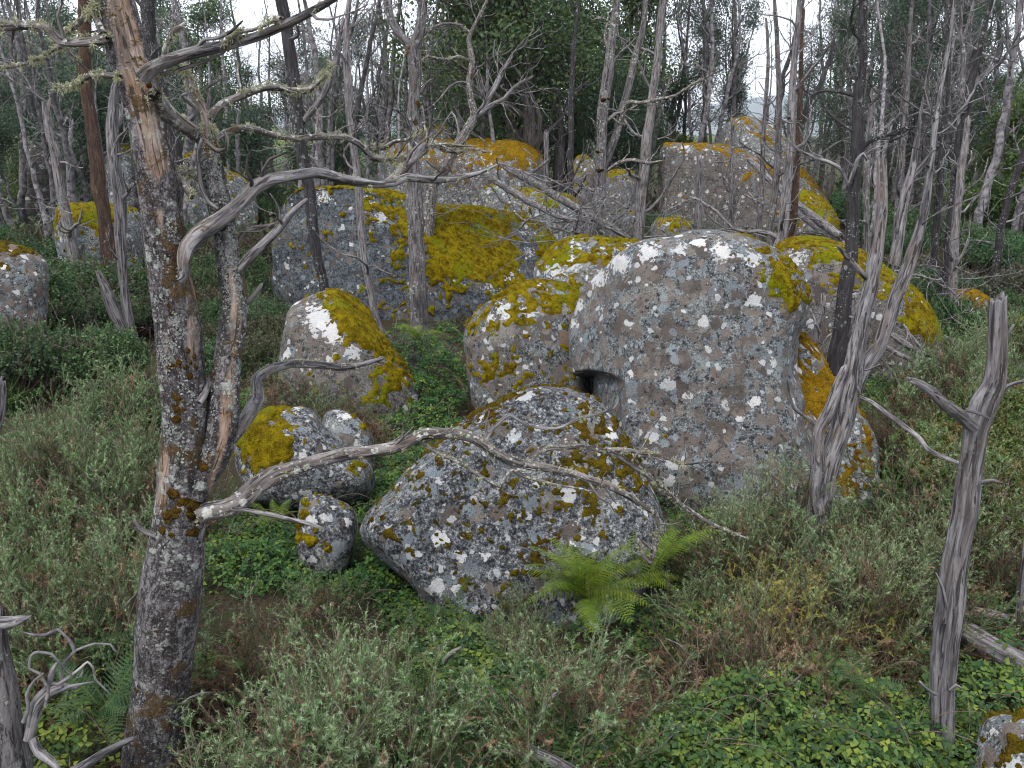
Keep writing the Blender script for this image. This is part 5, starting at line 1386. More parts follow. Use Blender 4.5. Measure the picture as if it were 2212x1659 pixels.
def proto_live(seed, Hh, r, cols, crown_from=.35, nlimb=9, leaf=.17, n_per=14, limbL=.28, droop=.6, spread=.30, multi=1, trunk='bark_live', lev=2):
    rg = np.random.default_rng(seed)
    rt = thing('eucalypt_tree', 'living eucalypt behind the dead stand', 'tree', (0, 0, 0))
    mb = MB(); tips = []
    for m in range(multi):
        pts = [np.array((rg.normal() * .15 * (multi > 1), rg.normal() * .15 * (multi > 1), -.3))]
        d = np.array((rg.normal() * .05 + .22 * (m - (multi - 1) / 2), rg.normal() * .05, 1.0)); n = 14
        for i in range(n):
            d = d + np.array((rg.normal() * .07, rg.normal() * .07, .06)); d /= np.linalg.norm(d)
            pts.append(pts[-1] + d * Hh / n)
        pts = np.array(pts)
        line, tg = tube(mb, np.hstack([pts, (r * np.linspace(1.1, .18, n + 1))[:, None]]), 10, .3, seed=seed + m, wig=.3)
        for k in range(nlimb):
            t = crown_from + (1 - crown_from) * (k + rg.random()) / nlimb
            i = min(len(line) - 2, int(t * (len(line) - 1)))
            s = np.cross(tg[i], rdir(rg)); s /= np.linalg.norm(s)
            dd = s + tg[i] * rg.uniform(.5, 1.3); dd /= np.linalg.norm(dd)
            grow(mb, rg, line[i, :3], dd, Hh * limbL * rg.uniform(.6, 1.1) * (1.25 - .6 * t), line[i, 3] * .5, lev, 6, nsub=(3, 5), kink=.4, up=.4, tips=tips, rmin=.010)
    obj('trunk', mb.mesh('trunk'), M[trunk], rt)
    P = []
    for pts, lv in tips:
        if lv <= 1:
            k = len(pts)
            P += [pts[-1], pts[int(k * .75)]] if lv == 0 else [pts[-1]]
    P = np.array(P)
    mb = MB()
    leaf_cards(mb, rg, P, n_per, leaf, cols, droop, spread)
    obj('crown', mb.mesh('crown', smooth=False), M['leaf_far'], rt)
    return rt


PL = [proto_live(801, 8.8, .15, GREEN_A, .30, 12, .11, 46, spread=.27), proto_live(802, 10.4, .16, GREEN_B, .34, 13, .10, 34, spread=.25), proto_live(803, 7.2, .11, GREEN_B, .25, 12, .09, 36, spread=.24), proto_live(804, 10.5, .19, GREEN_A, .20, 14, .12, 40, multi=2, spread=.3),
      proto_live(805, 6.0, .10, GREEN_C, .10, 15, .12, 36, limbL=.30, droop=1.2, spread=.26), proto_live(806, 9.4, .11, GREEN_B, .34, 13, .085, 16, spread=.22, limbL=.22)]
usedL = set()


def live(px, Y, k, s, label, ztop=None, sx=1.0):
    x = (px - W2) / FPX * (Y * CP + H * SP)
    z = float(gz(x, Y)) - .1
    sc = (s * sx, s * sx, s)
    if k not in usedL:
        usedL.add(k); o = PL[k]
        o.location = (x, Y, z); o.scale = sc; o.rotation_euler = (0, 0, rg.uniform(0, 6.28)); o['label'] = label; o['group'] = 'living eucalypts behind the dead stand'
    else:
        copy_thing(PL[k], (x, Y, z), rg.uniform(0, 6.28), sc, label, 'living eucalypts behind the dead stand')


LIVE = [
    (1165, 30, 3, 1.15, 'big dark eucalypt with many stems rising behind the centre', 1.15), (1200, 33, 0, 1.25, 'tall leafy eucalypt behind the big many-stemmed one', 1.1),
    (1300, 38, 3, 1.1, 'broad eucalypt crown between the ribbed trunks', 1.1), (1430, 42, 1, .95, 'eucalypt right of the centre crown', 1.0), (1090, 44, 0, 1.1, 'eucalypt left of the centre crown', 1.1),
    (960, 46, 0, 1.0, 'eucalypt above the ochre whaleback boulder', 1.1), (820, 50, 1, .85, 'eucalypt between the forked and the pinkish trunk', 1.0), (700, 46, 2, 1.1, 'eucalypt behind the blotched trunk', 1.1),
    (560, 52, 2, .62, 'low eucalypt under the bright gap in the sky', 1.2), (420, 40, 0, .98, 'rounded eucalypt right behind the large dead tree', 1.1), (330, 46, 1, 1.0, 'eucalypt hidden behind the large dead tree', 1.0),
    (220, 44, 2, 1.0, 'eucalypt above the rust-brown trunk', 1.0), (120, 48, 1, 1.0, 'eucalypt over the far left stand', 1.0), (40, 40, 2, 1.0, 'sparse eucalypt at the far left', 1.0), (-40, 46, 0, 1.1, 'eucalypt cut by the left edge', 1.0),
    (1530, 50, 5, 1.0, 'airy eucalypt left of the dome-shaped boulder', 1.0), (1600, 44, 1, .95, 'tall blue-green eucalypt above the dome-shaped boulder', .85), (1740, 48, 5, .9, 'airy eucalypt right of the dome-shaped boulder', 1.0),
    (1790, 40, 5, .95, 'eucalypt behind the cluster of trunks', .9), (1880, 34, 5, 1.0, 'sparse eucalypt behind the charred trunk', 1.0), (1960, 38, 5, 1.25, 'open-crowned eucalypt behind the forked silver tree', 1.1),
    (2030, 42, 5, 1.0, 'eucalypt behind the dark straight trunk', 1.0), (1930, 30, 5, 1.0, 'slim open eucalypt close behind the silver spires', 1.0), (2120, 25, 4, .8, 'bright green willowy wattle on the right', 1.25), (2165, 27, 4, .72, 'second bright green willowy wattle by the right edge', 1.25),
    (2190, 40, 2, .7, 'low dark eucalypt at the right edge', 1.2), (2260, 36, 0, .6, 'leafy eucalypt cut by the right edge', 1.2), (640, 60, 0, .7, 'far eucalypt low behind the blotched trunk', 1.3), (1020, 60, 0, 1.1, 'far eucalypt behind the crooked pale tree', 1.3),
    (480, 62, 2, .6, 'far low eucalypt under the sky gap', 1.4), (1380, 60, 0, .9, 'far eucalypt behind the straight brown-grey trunk', 1.3), (1660, 66, 2, .45, 'far low eucalypt behind the trunk cluster', 1.5),
    (1840, 60, 2, .5, 'far low eucalypt behind the charred trunk', 1.5), (2000, 60, 2, .55, 'far low eucalypt behind the silver spires', 1.5), (2120, 58, 0, .5, 'far low eucalypt behind the wattles', 1.5), (880, 66, 0, .9, 'far eucalypt behind the forked trunk', 1.4),
    (760, 70, 0, 1.0, 'far eucalypt between pinkish and blotched trunks', 1.3), (1240, 70, 1, 1.1, 'far eucalypt behind the big dark one', 1.4), (280, 66, 0, 1.0, 'far eucalypt on the left rise', 1.4), (160, 70, 0, 1.0, 'far eucalypt on the left behind the leaning trunk', 1.4), (30, 66, 0, 1.0, 'far eucalypt on the far left rise', 1.4),
]
LIVE += [(px, Y, 5, sc, 'airy small-leaved eucalypt in the right stand', .95) for px, Y, sc in ((1770, 46, 1.0), (1815, 33, .85), (1845, 44, 1.05), (1905, 40, 1.0), (1940, 46, 1.1), (1990, 33, .9), (2010, 48, 1.1), (2060, 36, .95), (2090, 46, .8), (2140, 44, .7), (1560, 56, .8), (1700, 58, .7))]
for (px, Y, k, s, lb, sx) in LIVE:
    live(px, Y, k, s, lb, sx=sx)

YOUNG = [(-20, 26), (70, 33), (140, 28), (235, 30), (300, 38), (365, 31), (440, 28), (520, 36), (580, 30), (640, 38), (720, 32), (790, 38), (845, 34), (930, 42), (1000, 40), (1060, 38), (1120, 36), (1210, 36), (1290, 34), (1360, 40), (1410, 33),
         (1470, 40), (2075, 40), (2200, 36)]
for i, (px, Y) in enumerate(YOUNG):
    live(px, Y, (2, 4, 2, 0)[i % 4], (.62, .55, .8, .58)[i % 4] * rg.uniform(.85, 1.15), 'young leafy eucalypt in the understorey of the far stand', sx=1.15)
# low green cover on the far forest floor
rgu = np.random.default_rng(555)
m = 4200
Yv = 24 + 80 * rgu.random(m) ** 1.3; Xv = rgu.uniform(-.75, .75, m) * (Yv + 4)
Pv = np.stack([Xv, Yv, gz(Xv, Yv) + rgu.uniform(.0, .9, m)], -1)
keepv = ~((np.abs(Xv - 9.5) < 4.5) & (Yv < 40) & (Yv > 25))
mb = MB()
leaf_cards(mb, rgu, Pv[keepv], 16, .2, GREEN_A + [(.075, .085, .05), (.09, .085, .06)], .1, .38)
ug = obj('undergrowth', mb.mesh('undergrowth', smooth=False), M['leaf_far'], kind='stuff')
tag(ug, 'low leafy undergrowth on the far forest floor', 'undergrowth')

# forest cover on the far hillside, one mass
rgf = np.random.default_rng(99)
S2, T2 = ico(2)
mb = MB()
for i in range(2600):
    Y = 105 + 560 * rgf.random() ** 1.4
    x = rgf.uniform(-.75, .22) * Y
    z = float(hill_far(np.array(x), np.array(Y)))
    s = rgf.uniform(2.5, 5.5)
    h = 1 + .45 * fbm(S2 * 2.4 + i * 1.7, 2, i % 97)
    V = S2 * h[:, None] * np.array((s, s, s * 1.25)) + np.array((x, Y, z + s * .6))
    cc = np.array(GREEN_A[int(rgf.integers(4))]) * rgf.uniform(.7, 1.3)
    mb.add(V, None, T2, col=np.tile(cc, (len(V), 1)) * (1 + .4 * vnoise(V * .9, 3))[:, None])
fo = obj('forest', mb.mesh('forest', smooth=False), M['leaf_far'], kind='stuff')
tag(fo, 'blue-green forest covering the far hillside on the left', 'forest')

# ================================================================== UNDERGROWTH
def spines(mb, rg, pts, n, L, w, col, t0=.2, tip=None, ang=.9):
    """n short narrow spines round a stem polyline"""
    m = len(pts) - 1
    t = rg.uniform(t0, 1.0, n) * m
    i = np.minimum(t.astype(int), m - 1); f = (t - i)[:, None]
    c = pts[i] * (1 - f) + pts[i + 1] * f
    tg = pts[i + 1] - pts[i]; tg /= np.linalg.norm(tg, axis=1)[:, None]
    R = np.cross(tg, rg.normal(size=(n, 3))); R /= np.maximum(np.linalg.norm(R, axis=1)[:, None], 1e-6)
    D = tg * rg.uniform(.35, .9, (n, 1)) + R * ang; D /= np.linalg.norm(D, axis=1)[:, None]
    S_ = np.cross(D, R); S_ /= np.maximum(np.linalg.norm(S_, axis=1)[:, None], 1e-6)
    Ls = L * rg.uniform(.6, 1.25, (n, 1))
    V = np.stack([c - S_ * w, c + S_ * w, c + D * Ls], 1).reshape(-1, 3)
    cc = np.array(col) * rg.uniform(.75, 1.25, (n, 1))
    if tip is not None:
        k = ((t / m) ** 2)[:, None]
        cc = cc * (1 - k) + np.array(tip) * k * rg.uniform(.8, 1.2, (n, 1))
    mb.add(V, None, np.arange(n)[:, None] * 3 + np.arange(3), col=np.repeat(cc, 3, 0))


def curve_stem(rg, p, d, L, n=7, droop=0.0, wob=.12):
    pts = [np.array(p, float)]; d = np.array(d, float)
    for i in range(n):
        d = d + rg.normal(size=3) * wob + np.array((0, 0, -droop * i / n)); d /= np.linalg.norm(d)
        pts.append(pts[-1] + d * L / n)
    return np.array(pts)


G_SHOOT = [(.088, .148, .056), (.105, .164, .070), (.078, .138, .044), (.118, .172, .086)]
G_TIP = (.25, .32, .185)
G_OLD_SHADE = [(.020, .034, .010), (.030, .042, .014), (.046, .046, .020), (.070, .048, .028)]  # old inner growth, darkened further to paint deeper shade into the bush
G_BROWN = [(.245, .155, .100), (.175, .105, .068), (.29, .20, .135), (.100, .062, .040)]
G_YEL = [(.23, .19, .045), (.19, .18, .05), (.15, .16, .05)]


def gorse_proto(seed, R, Hh, n_green, n_brown, shoots, yellow=False, dens=1.0, sw=.0014, sl=.028):
    rg = np.random.default_rng(seed)
    rt = thing('gorse_bush', 'gorse bush', 'bush', (0, 0, 0))
    leaf, brown, stem = MB(), MB(), MB()

    def dome():
        a = rg.uniform(0, 2 * math.pi); u = rg.uniform(.0, 1.0)
        el = math.asin(u ** .85)
        rr = 1 + .22 * math.sin(3 * a + seed) + .12 * math.sin(5 * a + 2 * seed)
        return np.array((math.cos(a) * math.cos(el) * R * rr, math.sin(a) * math.cos(el) * R * rr, math.sin(el) * Hh)), np.array((math.cos(a) * math.cos(el), math.sin(a) * math.cos(el), math.sin(el) + .35))
    for k in range(n_green):
        e, nrm = dome()
        e = e * rg.uniform(.62, 1.0)
        nrm = nrm / np.linalg.norm(nrm)
        tall = k < shoots
        L = rg.uniform(.34, .6) if tall else rg.uniform(.26, .42)
        if tall:
            e = e * rg.uniform(1.0, 1.12) / max(np.linalg.norm(e / np.array((R, R, Hh))), .6)
        d = nrm + rg.normal(size=3) * .28 + np.array((0, 0, .45 if tall else .15)); d /= np.linalg.norm(d)
        pts = curve_stem(rg, e - d * L * .6, d, L, 7, .1)
        col = np.array((G_YEL if yellow else G_SHOOT if (tall or rg.random() < .30) else G_OLD_SHADE)[rg.integers(3 if (tall or yellow) else 4)])
        tip = (np.array((.27, .25, .08)) if yellow else np.array(G_TIP)) if tall else col
        spines(leaf, rg, pts, int((170 if tall else 95) * dens), sl * (.55 if tall else .9), sw * (.95 if tall else 1.1), col, .12, tip)
        tube(stem, np.hstack([pts, np.full((len(pts), 1), .0028)]), 3, ridge=0, lump=0, raw=True)
        for j in range(int(rg.integers(9, 15)) if tall else 4):
            i = int(rg.integers(2, 8))
            dd = pts[i] - pts[i - 1]; dd /= np.linalg.norm(dd)
            s = np.cross(dd, rdir(rg)); s /= np.linalg.norm(s)
            q = curve_stem(rg, pts[i], dd * .8 + s * .62, rg.uniform(.08, .17) * ((1.25 - .1 * i) if tall else 1), 3, 0, .08)
            spines(leaf, rg, q, int((36 if tall else 30) * dens), sl * (.5 if tall else .8), sw * (.95 if tall else 1.1), col, 0.0, tip)
    for k in range(n_brown):
        e, nrm = dome()
        e = e * rg.uniform(.55, 1.0)
        nrm = nrm / np.linalg.norm(nrm)
        L = rg.uniform(.2, .42)
        d = nrm + rg.normal(size=3) * .35; d /= np.linalg.norm(d)
        pts = curve_stem(rg, e - d * L * .7, d, L, 6, .45)
        col = np.array(G_BROWN[rg.integers(4)])
        spines(brown, rg, pts, int(100 * dens), sl * .5, sw * 1.9, col, .35, None, 1.3)
        for j in range(4):
            i = int(rg.integers(2, 6))
            q = curve_stem(rg, pts[i], rdir(rg) + (pts[i] - pts[i - 1]) / np.linalg.norm(pts[i] - pts[i - 1]), rg.uniform(.05, .12), 3, .3)
            spines(brown, rg, q, int(34 * dens), sl * .48, sw * 1.9, col, 0, None, 1.3)
        tube(stem, np.hstack([pts, np.full((len(pts), 1), .0026)]), 3, ridge=0, lump=0, raw=True)
    for k in range(26):
        e, nrm = dome()
        pts = curve_stem(rg, (rg.normal() * .08, rg.normal() * .08, -.05), e * .8 + np.array((0, 0, .25)), np.linalg.norm(e) * .85, 6, .1, .1)
        tube(stem, np.hstack([pts, np.linspace(.009, .004, len(pts))[:, None]]), 4, ridge=0, lump=0, raw=True)
    obj('foliage', leaf.mesh('foliage', smooth=False), M['gorse'], rt)
    if n_brown:
        obj('dry_flower_heads', brown.mesh('dry_flower_heads', smooth=False), M['gorse'], rt)
    obj('stems', stem.mesh('stems'), M['twig_brown'], rt)
    return rt


PG = [gorse_proto(901, .62, .62, 150, 55, 60), gorse_proto(902, .56, .70, 120, 110, 40), gorse_proto(903, .66, .55, 100, 160, 30), gorse_proto(904, .50, .78, 160, 40, 70),
      gorse_proto(905, .58, .50, 70, 190, 14), gorse_proto(906, .34, .46, 70, 14, 40, yellow=True)]


def heath_proto(seed, R, Hh, n, cols, leaf=.035, stems=22, name='heath_shrub', wid=.3, upright=.6, n_leaf=26, tw='twig_brown'):
    """small-leaved shrub: many fine leafy twigs"""
    rg = np.random.default_rng(seed)
    rt = thing(name, 'shrub', 'shrub', (0, 0, 0))
    lf, st = MB(), MB()
    lob = [(rg.uniform(-.5, .5) * R, rg.uniform(-.5, .5) * R, rg.uniform(.5, .85) * Hh, rg.uniform(.4, .62)) for _ in range(6)]
    for k in range(n):
        cx, cy, cz, rr = lob[int(rg.integers(6))]
        v = rdir(rg); v[2] = abs(v[2]) * 1.0 - .25
        e = np.array((cx, cy, cz * .75)) + v * np.array((R, R, Hh * .6)) * rr * rg.uniform(.6, 1.05)
        e[2] = max(e[2], .05)
        L = rg.uniform(.16, .34) * (Hh / .9) ** .5
        d = v * (1 - upright) + np.array((0, 0, upright)) + rg.normal(size=3) * .3; d /= np.linalg.norm(d)
        pts = curve_stem(rg, e - d * L * .5, d, L, 4, .05)
        t = rg.uniform(.1, 1, n_leaf) * 4; i = np.minimum(t.astype(int), 3); f = (t - i)[:, None]
        c = pts[i] * (1 - f) + pts[i + 1] * f
        D = rg.normal(size=(n_leaf, 3)) + d * .9; D /= np.linalg.norm(D, axis=1)[:, None]
        S_ = np.cross(D, rg.normal(size=(n_leaf, 3))); S_ /= np.maximum(np.linalg.norm(S_, axis=1)[:, None], 1e-6)
        Ls = leaf * rg.uniform(.6, 1.3, (n_leaf, 1))
        V = np.stack([c, c + D * Ls * .5 + S_ * Ls * wid, c + D * Ls, c + D * Ls * .5 - S_ * Ls * wid], 1).reshape(-1, 3)
        col = np.array(cols[int(rg.integers(len(cols)))]) * rg.uniform(.75, 1.25)
        cc = np.tile(col, (n_leaf, 1)) * rg.uniform(.8, 1.2, (n_leaf, 1))
        lf.add(V, np.arange(n_leaf)[:, None] * 4 + np.arange(4), None, col=np.repeat(cc, 4, 0))
    for k in range(stems):
        a = rg.uniform(0, 6.28)
        grow(st, rg, (rg.normal() * .1, rg.normal() * .1, -.1), (math.cos(a) * .5, math.sin(a) * .5, 1), Hh * rg.uniform(.6, .95), .012, 1, 4, nsub=(2, 4), kink=.3, up=.2, rmin=.004)
    obj('foliage', lf.mesh('foliage', smooth=False), M['leaf'], rt)
    obj('stems', st.mesh('stems'), M[tw], rt)
    return rt


D_GREEN = [(.046, .090, .036), (.062, .110, .046), (.078, .122, .054), (.038, .074, .036)]
D_OLIVE = [(.066, .070, .038), (.080, .078, .046), (.058, .066, .040), (.090, .080, .052)]
D_GREY = [(.085, .090, .070), (.070, .080, .060), (.10, .092, .074)]
D_FRESH = [(.070, .105, .030), (.085, .12, .034), (.11, .115, .035), (.14, .10, .04)]
PH = [heath_proto(911, .75, .95, 520, D_GREEN), heath_proto(912, .8, 1.1, 520, D_GREEN + D_GREY[:1]), heath_proto(913, .75, .8, 460, D_OLIVE), heath_proto(914, .7, .9, 420, D_GREY + D_OLIVE[:1]),
      heath_proto(915, .6, 1.1, 420, D_FRESH, leaf=.04, upright=.8, name='willowy_shrub'), heath_proto(916, .9, 1.4, 560, D_GREEN, leaf=.045)]


def bare_shrub_proto(seed, Hh, n, mat, r=.007):
    rg = np.random.default_rng(seed)
    rt = thing('bare_shrub', 'bare shrub', 'shrub', (0, 0, 0))
    for k in range(n):
        mb = MB(); a = rg.uniform(0, 6.28); s = rg.uniform(.2, .9)
        grow(mb, rg, (rg.normal() * .1, rg.normal() * .1, -.05), (math.cos(a) * s, math.sin(a) * s, 1), Hh * rg.uniform(.6, 1.1), r, 2, 4, nsub=(3, 6), kink=.25, up=.2, rmin=.0026)
        obj('stem', mb.mesh('stem'), M[mat], rt)
    return rt


PB = [bare_shrub_proto(921, .9, 14, 'twig'), bare_shrub_proto(922, .6, 12, 'twig_brown', .005)]


# ---- bramble leaves
def bramble(name, label, cells, n, seed, cols, hmin=.05, hmax=.35, size=.034, canes=40):
    """cells: (px,py,Y or None,radius m) patches; leaves of three leaflets hold to a bumpy mound"""
    rg = np.random.default_rng(seed)
    mb = MB(); cm = MB()
    cs = []
    for (px, py, z, rad, amt) in cells:
        Y = Yground(px, py, z)
        P, _ = at(px, py, Y)
        cs.append((P[0], P[1], z, rad, amt))
    wts = np.array([c[4] * c[3] ** 2 for c in cs]); wts /= wts.sum()
    pick = rg.choice(len(cs), n, p=wts)
    ca = np.array(cs)[pick]
    a = rg.uniform(0, 6.28, n); r = np.sqrt(rg.random(n))
    x = ca[:, 0] + np.cos(a) * r * ca[:, 3]; y = ca[:, 1] + np.sin(a) * r * ca[:, 3]
    top = np.maximum(ca[:, 2], .06) * (1 - .45 * r ** 2) + .10 * fbm(np.stack([x * 2.2, y * 2.2, x * 0], -1), 3, seed)
    z = gz(x, y) + np.maximum(top - np.abs(rg.normal(size=n)) * .11, .02)
    c = np.stack([x, y, z], -1)
    N = rg.normal(size=(n, 3)) * .45 + np.array((0, -.25, 1.0)); N /= np.linalg.norm(N, axis=1)[:, None]
    F = np.cross(N, rg.normal(size=(n, 3))); F /= np.linalg.norm(F, axis=1)[:, None]
    B = np.cross(N, F)
    s = size * rg.uniform(.55, 1.3, n)[:, None]
    col = np.array(cols)[rg.integers(len(cols), size=n)] * rg.uniform(.7, 1.3, (n, 1))
    young = rg.random(n) < .07
    col[young] = np.array((.135, .185, .030)) * rg.uniform(.8, 1.2, (young.sum(), 1))
    for ang, off in ((0, .35), (1.45, .1), (-1.45, .1)):
        d = F * math.cos(ang) + B * math.sin(ang); e = -F * math.sin(ang) + B * math.cos(ang)
        d = d - N * .18
        p0 = c + d * s * off
        V = np.stack([p0, p0 + d * s * .45 + e * s * .42 + N * s * .10, p0 + d * s * 1.25 - N * s * .12, p0 + d * s * .45 - e * s * .42 + N * s * .10, p0 + d * s * .5 - N * s * .02], 1).reshape(-1, 3)
        ix = np.arange(n)[:, None] * 5
        T = np.concatenate([ix + np.array([0, 1, 4]), ix + np.array([1, 2, 4]), ix + np.array([2, 3, 4]), ix + np.array([3, 0, 4])])
        mb.add(V, None, T, col=np.repeat(col, 5, 0))
    base = (float(np.mean([q[0] for q in cs])), float(np.mean([q[1] for q in cs])), 0)
    o = obj(name, mb.mesh(name, base, smooth=False), M['leaf'], loc=base, kind='stuff')
    tag(o, label, 'brambles')
    for k in range(canes):
        q = cs[int(rg.choice(len(cs), p=wts))]
        p = (q[0] + rg.normal() * q[3] * .5, q[1] + rg.normal() * q[3] * .5, max(q[2] * .6, .1))
        pts = curve_stem(rg, p, rg.normal(size=3) + np.array((0, 0, .6)), rg.uniform(.3, .8), 8, .5, .15)
        tube(cm, np.hstack([pts, np.linspace(.0035, .002, len(pts))[:, None]]), 4, ridge=0, lump=0, raw=True)
    cn = obj('canes', cm.mesh('canes', base), M['twig_brown'], o, kind='stuff')
    return o


BR_G = [(.032, .078, .020), (.042, .092, .023), (.055, .110, .025), (.027, .062, .024), (.072, .125, .026), (.036, .078, .034), (.090, .135, .028)]
bramble('brambles', 'bramble leaves filling the hollow left of the pointed boulder',
        [(600, 1130, .15, .55, 1), (520, 1120, .2, .5, 1), (830, 960, .12, .5, 1), (890, 1000, .1, .5, 1), (760, 1040, .12, .45, 1), (820, 1080, .12, .4, 1), (700, 920, .15, .4, 1), (940, 920, .12, .35, 1), (600, 840, .25, .6, 1), (700, 860, .25, .5, 1),
         (470, 1170, .3, .4, 1), (560, 1180, .3, .4, 1), (770, 1150, .2, .35, 1), (830, 1210, .2, .3, 1), (880, 1270, .15, .25, 1), (620, 1060, .1, .5, 1), (850, 900, .2, .4, 1)], 5200, 41, BR_G, canes=70)
bramble('brambles', 'bramble and ivy bank hanging between the mossy slope boulder and the rounded brown boulder',
        [(900, 720, .85, .45, 1.4), (950, 760, .7, .4, 1.4), (860, 700, .9, .35, 1.2), (960, 700, .8, .35, 1.2), (900, 800, .55, .4, 1), (960, 830, .4, .35, 1), (920, 870, .25, .4, 1), (990, 790, .5, .25, 1), (840, 740, .8, .3, 1)], 2400, 43, BR_G, canes=60)
bramble('brambles', 'bramble leaves and canes in front of the pointed boulder',
        [(960, 1340, .25, .35, 1), (1010, 1400, .35, .45, 1.2), (1080, 1440, .4, .45, 1.2), (1000, 1490, .45, .45, 1.2), (1100, 1520, .5, .4, 1), (930, 1300, .2, .3, 1), (900, 1570, .4, .35, .6), (1250, 1600, .45, .4, 1), (1350, 1620, .45, .4, 1),
         (1020, 1590, .4, .35, .8), (1160, 1600, .4, .4, .8), (1480, 1330, .3, .4, .6)], 6500, 47, BR_G, canes=90)
bramble('brambles', 'bramble leaves spreading between gorse in the lower right',
        [(1750, 1430, .5, .5, 1), (1850, 1480, .5, .5, 1.1), (1650, 1500, .5, .5, 1), (1550, 1560, .45, .5, 1.2), (1750, 1600, .5, .5, 1.2), (1900, 1600, .5, .45, 1.2), (1480, 1600, .45, .45, 1.2), (1620, 1640, .45, .4, 1.2), (1950, 1520, .5, .4, 1),
         (1840, 1640, .45, .4, 1.2), (2100, 1560, .3, .4, 1), (2160, 1480, .3, .5, 1), (2080, 1600, .25, .3, 1)], 7500, 53, BR_G, canes=90)
bramble('brambles', 'bramble carpet right of the slab boulder and forked tree',
        [(1900, 1000, .2, .7, 1), (1950, 1080, .2, .7, 1), (2020, 1000, .25, .8, 1), (1990, 1150, .2, .6, 1), (1900, 1150, .2, .5, 1), (2150, 1100, .3, .8, 1), (2180, 1250, .3, .6, 1), (1960, 850, .2, .9, 1), (2100, 820, .3, 1.0, 1), (2000, 780, .2, .9, 1),
         (2180, 700, .4, 1.2, 1), (2080, 700, .3, 1.2, 1), (1700, 1130, .2, .6, .7), (1560, 1190, .15, .5, 1), (1480, 1150, .1, .5, 1), (1640, 1160, .2, .5, .8), (1960, 1250, .25, .5, .8), (2180, 900, .3, .9, 1)], 9000, 59, BR_G, size=.038, canes=80)
bramble('brambles', 'few yellowing bramble sprays beside the big tree foot', [(420, 1420, .5, .2, 1), (250, 1400, .5, .3, 1), (120, 1500, .4, .4, 1), (60, 1560, .4, .3, 1), (200, 1560, .4, .3, 1)], 420, 61, BR_G + [(.12, .16, .03)] * 2, canes=10)

# ---- bramble fringe round the feet of the near boulders
def fringe():
    rg = np.random.default_rng(63)
    cells = []
    for (bx, by, R, cf, cb) in BOULDERS:
        if by > 15.5 or by < 5.5:
            continue
        for k in range(14):
            a = math.pi + math.pi * (k + .5) / 14
            x, y = bx + math.cos(a) * (R + .12), by + math.sin(a) * (cf + .12)
            px, py = proj(np.array((x, y, .12)))
            if -40 < px < 2250:
                cells.append((px, py, rg.uniform(.08, .24), rg.uniform(.18, .34), 1))
    bramble('brambles', 'bramble leaves and ferns fringing the feet of the near boulders', cells, 7000, 67, BR_G, canes=90)


fringe()

# ---- placing the bushes
def inpoly(x, y, P):
    c = False; n = len(P); j = n - 1
    for i in range(n):
        xi, yi = P[i]; xj, yj = P[j]
        if (yi > y) != (yj > y) and x < (xj - xi) * (y - yi) / (yj - yi) + xi:
            c = not c
        j = i
    return c


def blocked(x, y, pad=.12):
    for (bx, by, R, cf, cb) in BOULDERS:
        c = cf if y < by else cb
        if ((x - bx) / (R * 1.0 + pad)) ** 2 + ((y - by) / (c + pad)) ** 2 < 1:
            return True
    return False


rgp = np.random.default_rng(2024)
usedP = {}


def plant(protos, key, k, x, y, s, label, group, sz=1.0, z=None):
    p = protos[k]
    z = float(gz(x, y)) if z is None else z
    if (key, k) not in usedP:
        usedP[(key, k)] = 1
        p.location = (x, y, z); p.rotation_euler = (0, 0, rgp.uniform(0, 6.28)); p.scale = (s, s, s * sz)
        p['label'] = label; p['group'] = group
        return p
    return copy_thing(p, (x, y, z), rgp.uniform(0, 6.28), (s, s, s * sz), label, group)


def scatter(poly, spacing, zt, fn, jitter=.35, yr=(2.6, 60)):
    """world grid points whose plant tops (height zt) fall inside the pixel polygon"""
    P = np.array(poly, float)
    Ys = [Yground(px, min(max(py, 330), 1760), zt) for px, py in poly]
    y0, y1 = max(yr[0], min(Ys)), min(yr[1], max(Ys))
    n = 0
    y = y0
    while y <= y1:
        xw = .62 * (y + 1.2)
        x = -xw
        while x <= xw:
            xx, yy = x + rgp.normal() * spacing * jitter, y + rgp.normal() * spacing * jitter
            px, py = proj(np.array((xx, yy, zt)))
            if (abs(xx - base1[0]) < .85 and yy < 4.5) or (255 < px < 415 and py > 1150 and yy < 4.6) or (1150 < px < 1530 and 1150 < py < 1430):
                x += spacing; continue
            if -50 < px < 2262 and inpoly(px, py, poly) and not blocked(xx, yy):
                fn(xx, yy, px, py); n += 1
            x += spacing
        y += spacing * .9
    return n


def gorse(pmix, s0, s1, label, group='gorse bushes', szr=(.85, 1.3)):
    ks = [k for k, w in pmix]; ws = np.array([w for k, w in pmix], float); ws /= ws.sum()

    def f(x, y, px, py):
        k = int(rgp.choice(ks, p=ws))
        lb = label + {0: ', grey-green', 1: ', mixed green and brown', 2: ', brown flower heads', 3: ', tall pale shoots', 4: ', mostly brown', 5: ', yellow'}[k]
        plant(PG, 'g', k, x, y, rgp.uniform(s0, s1), lb, group, rgp.uniform(*szr))
    return f


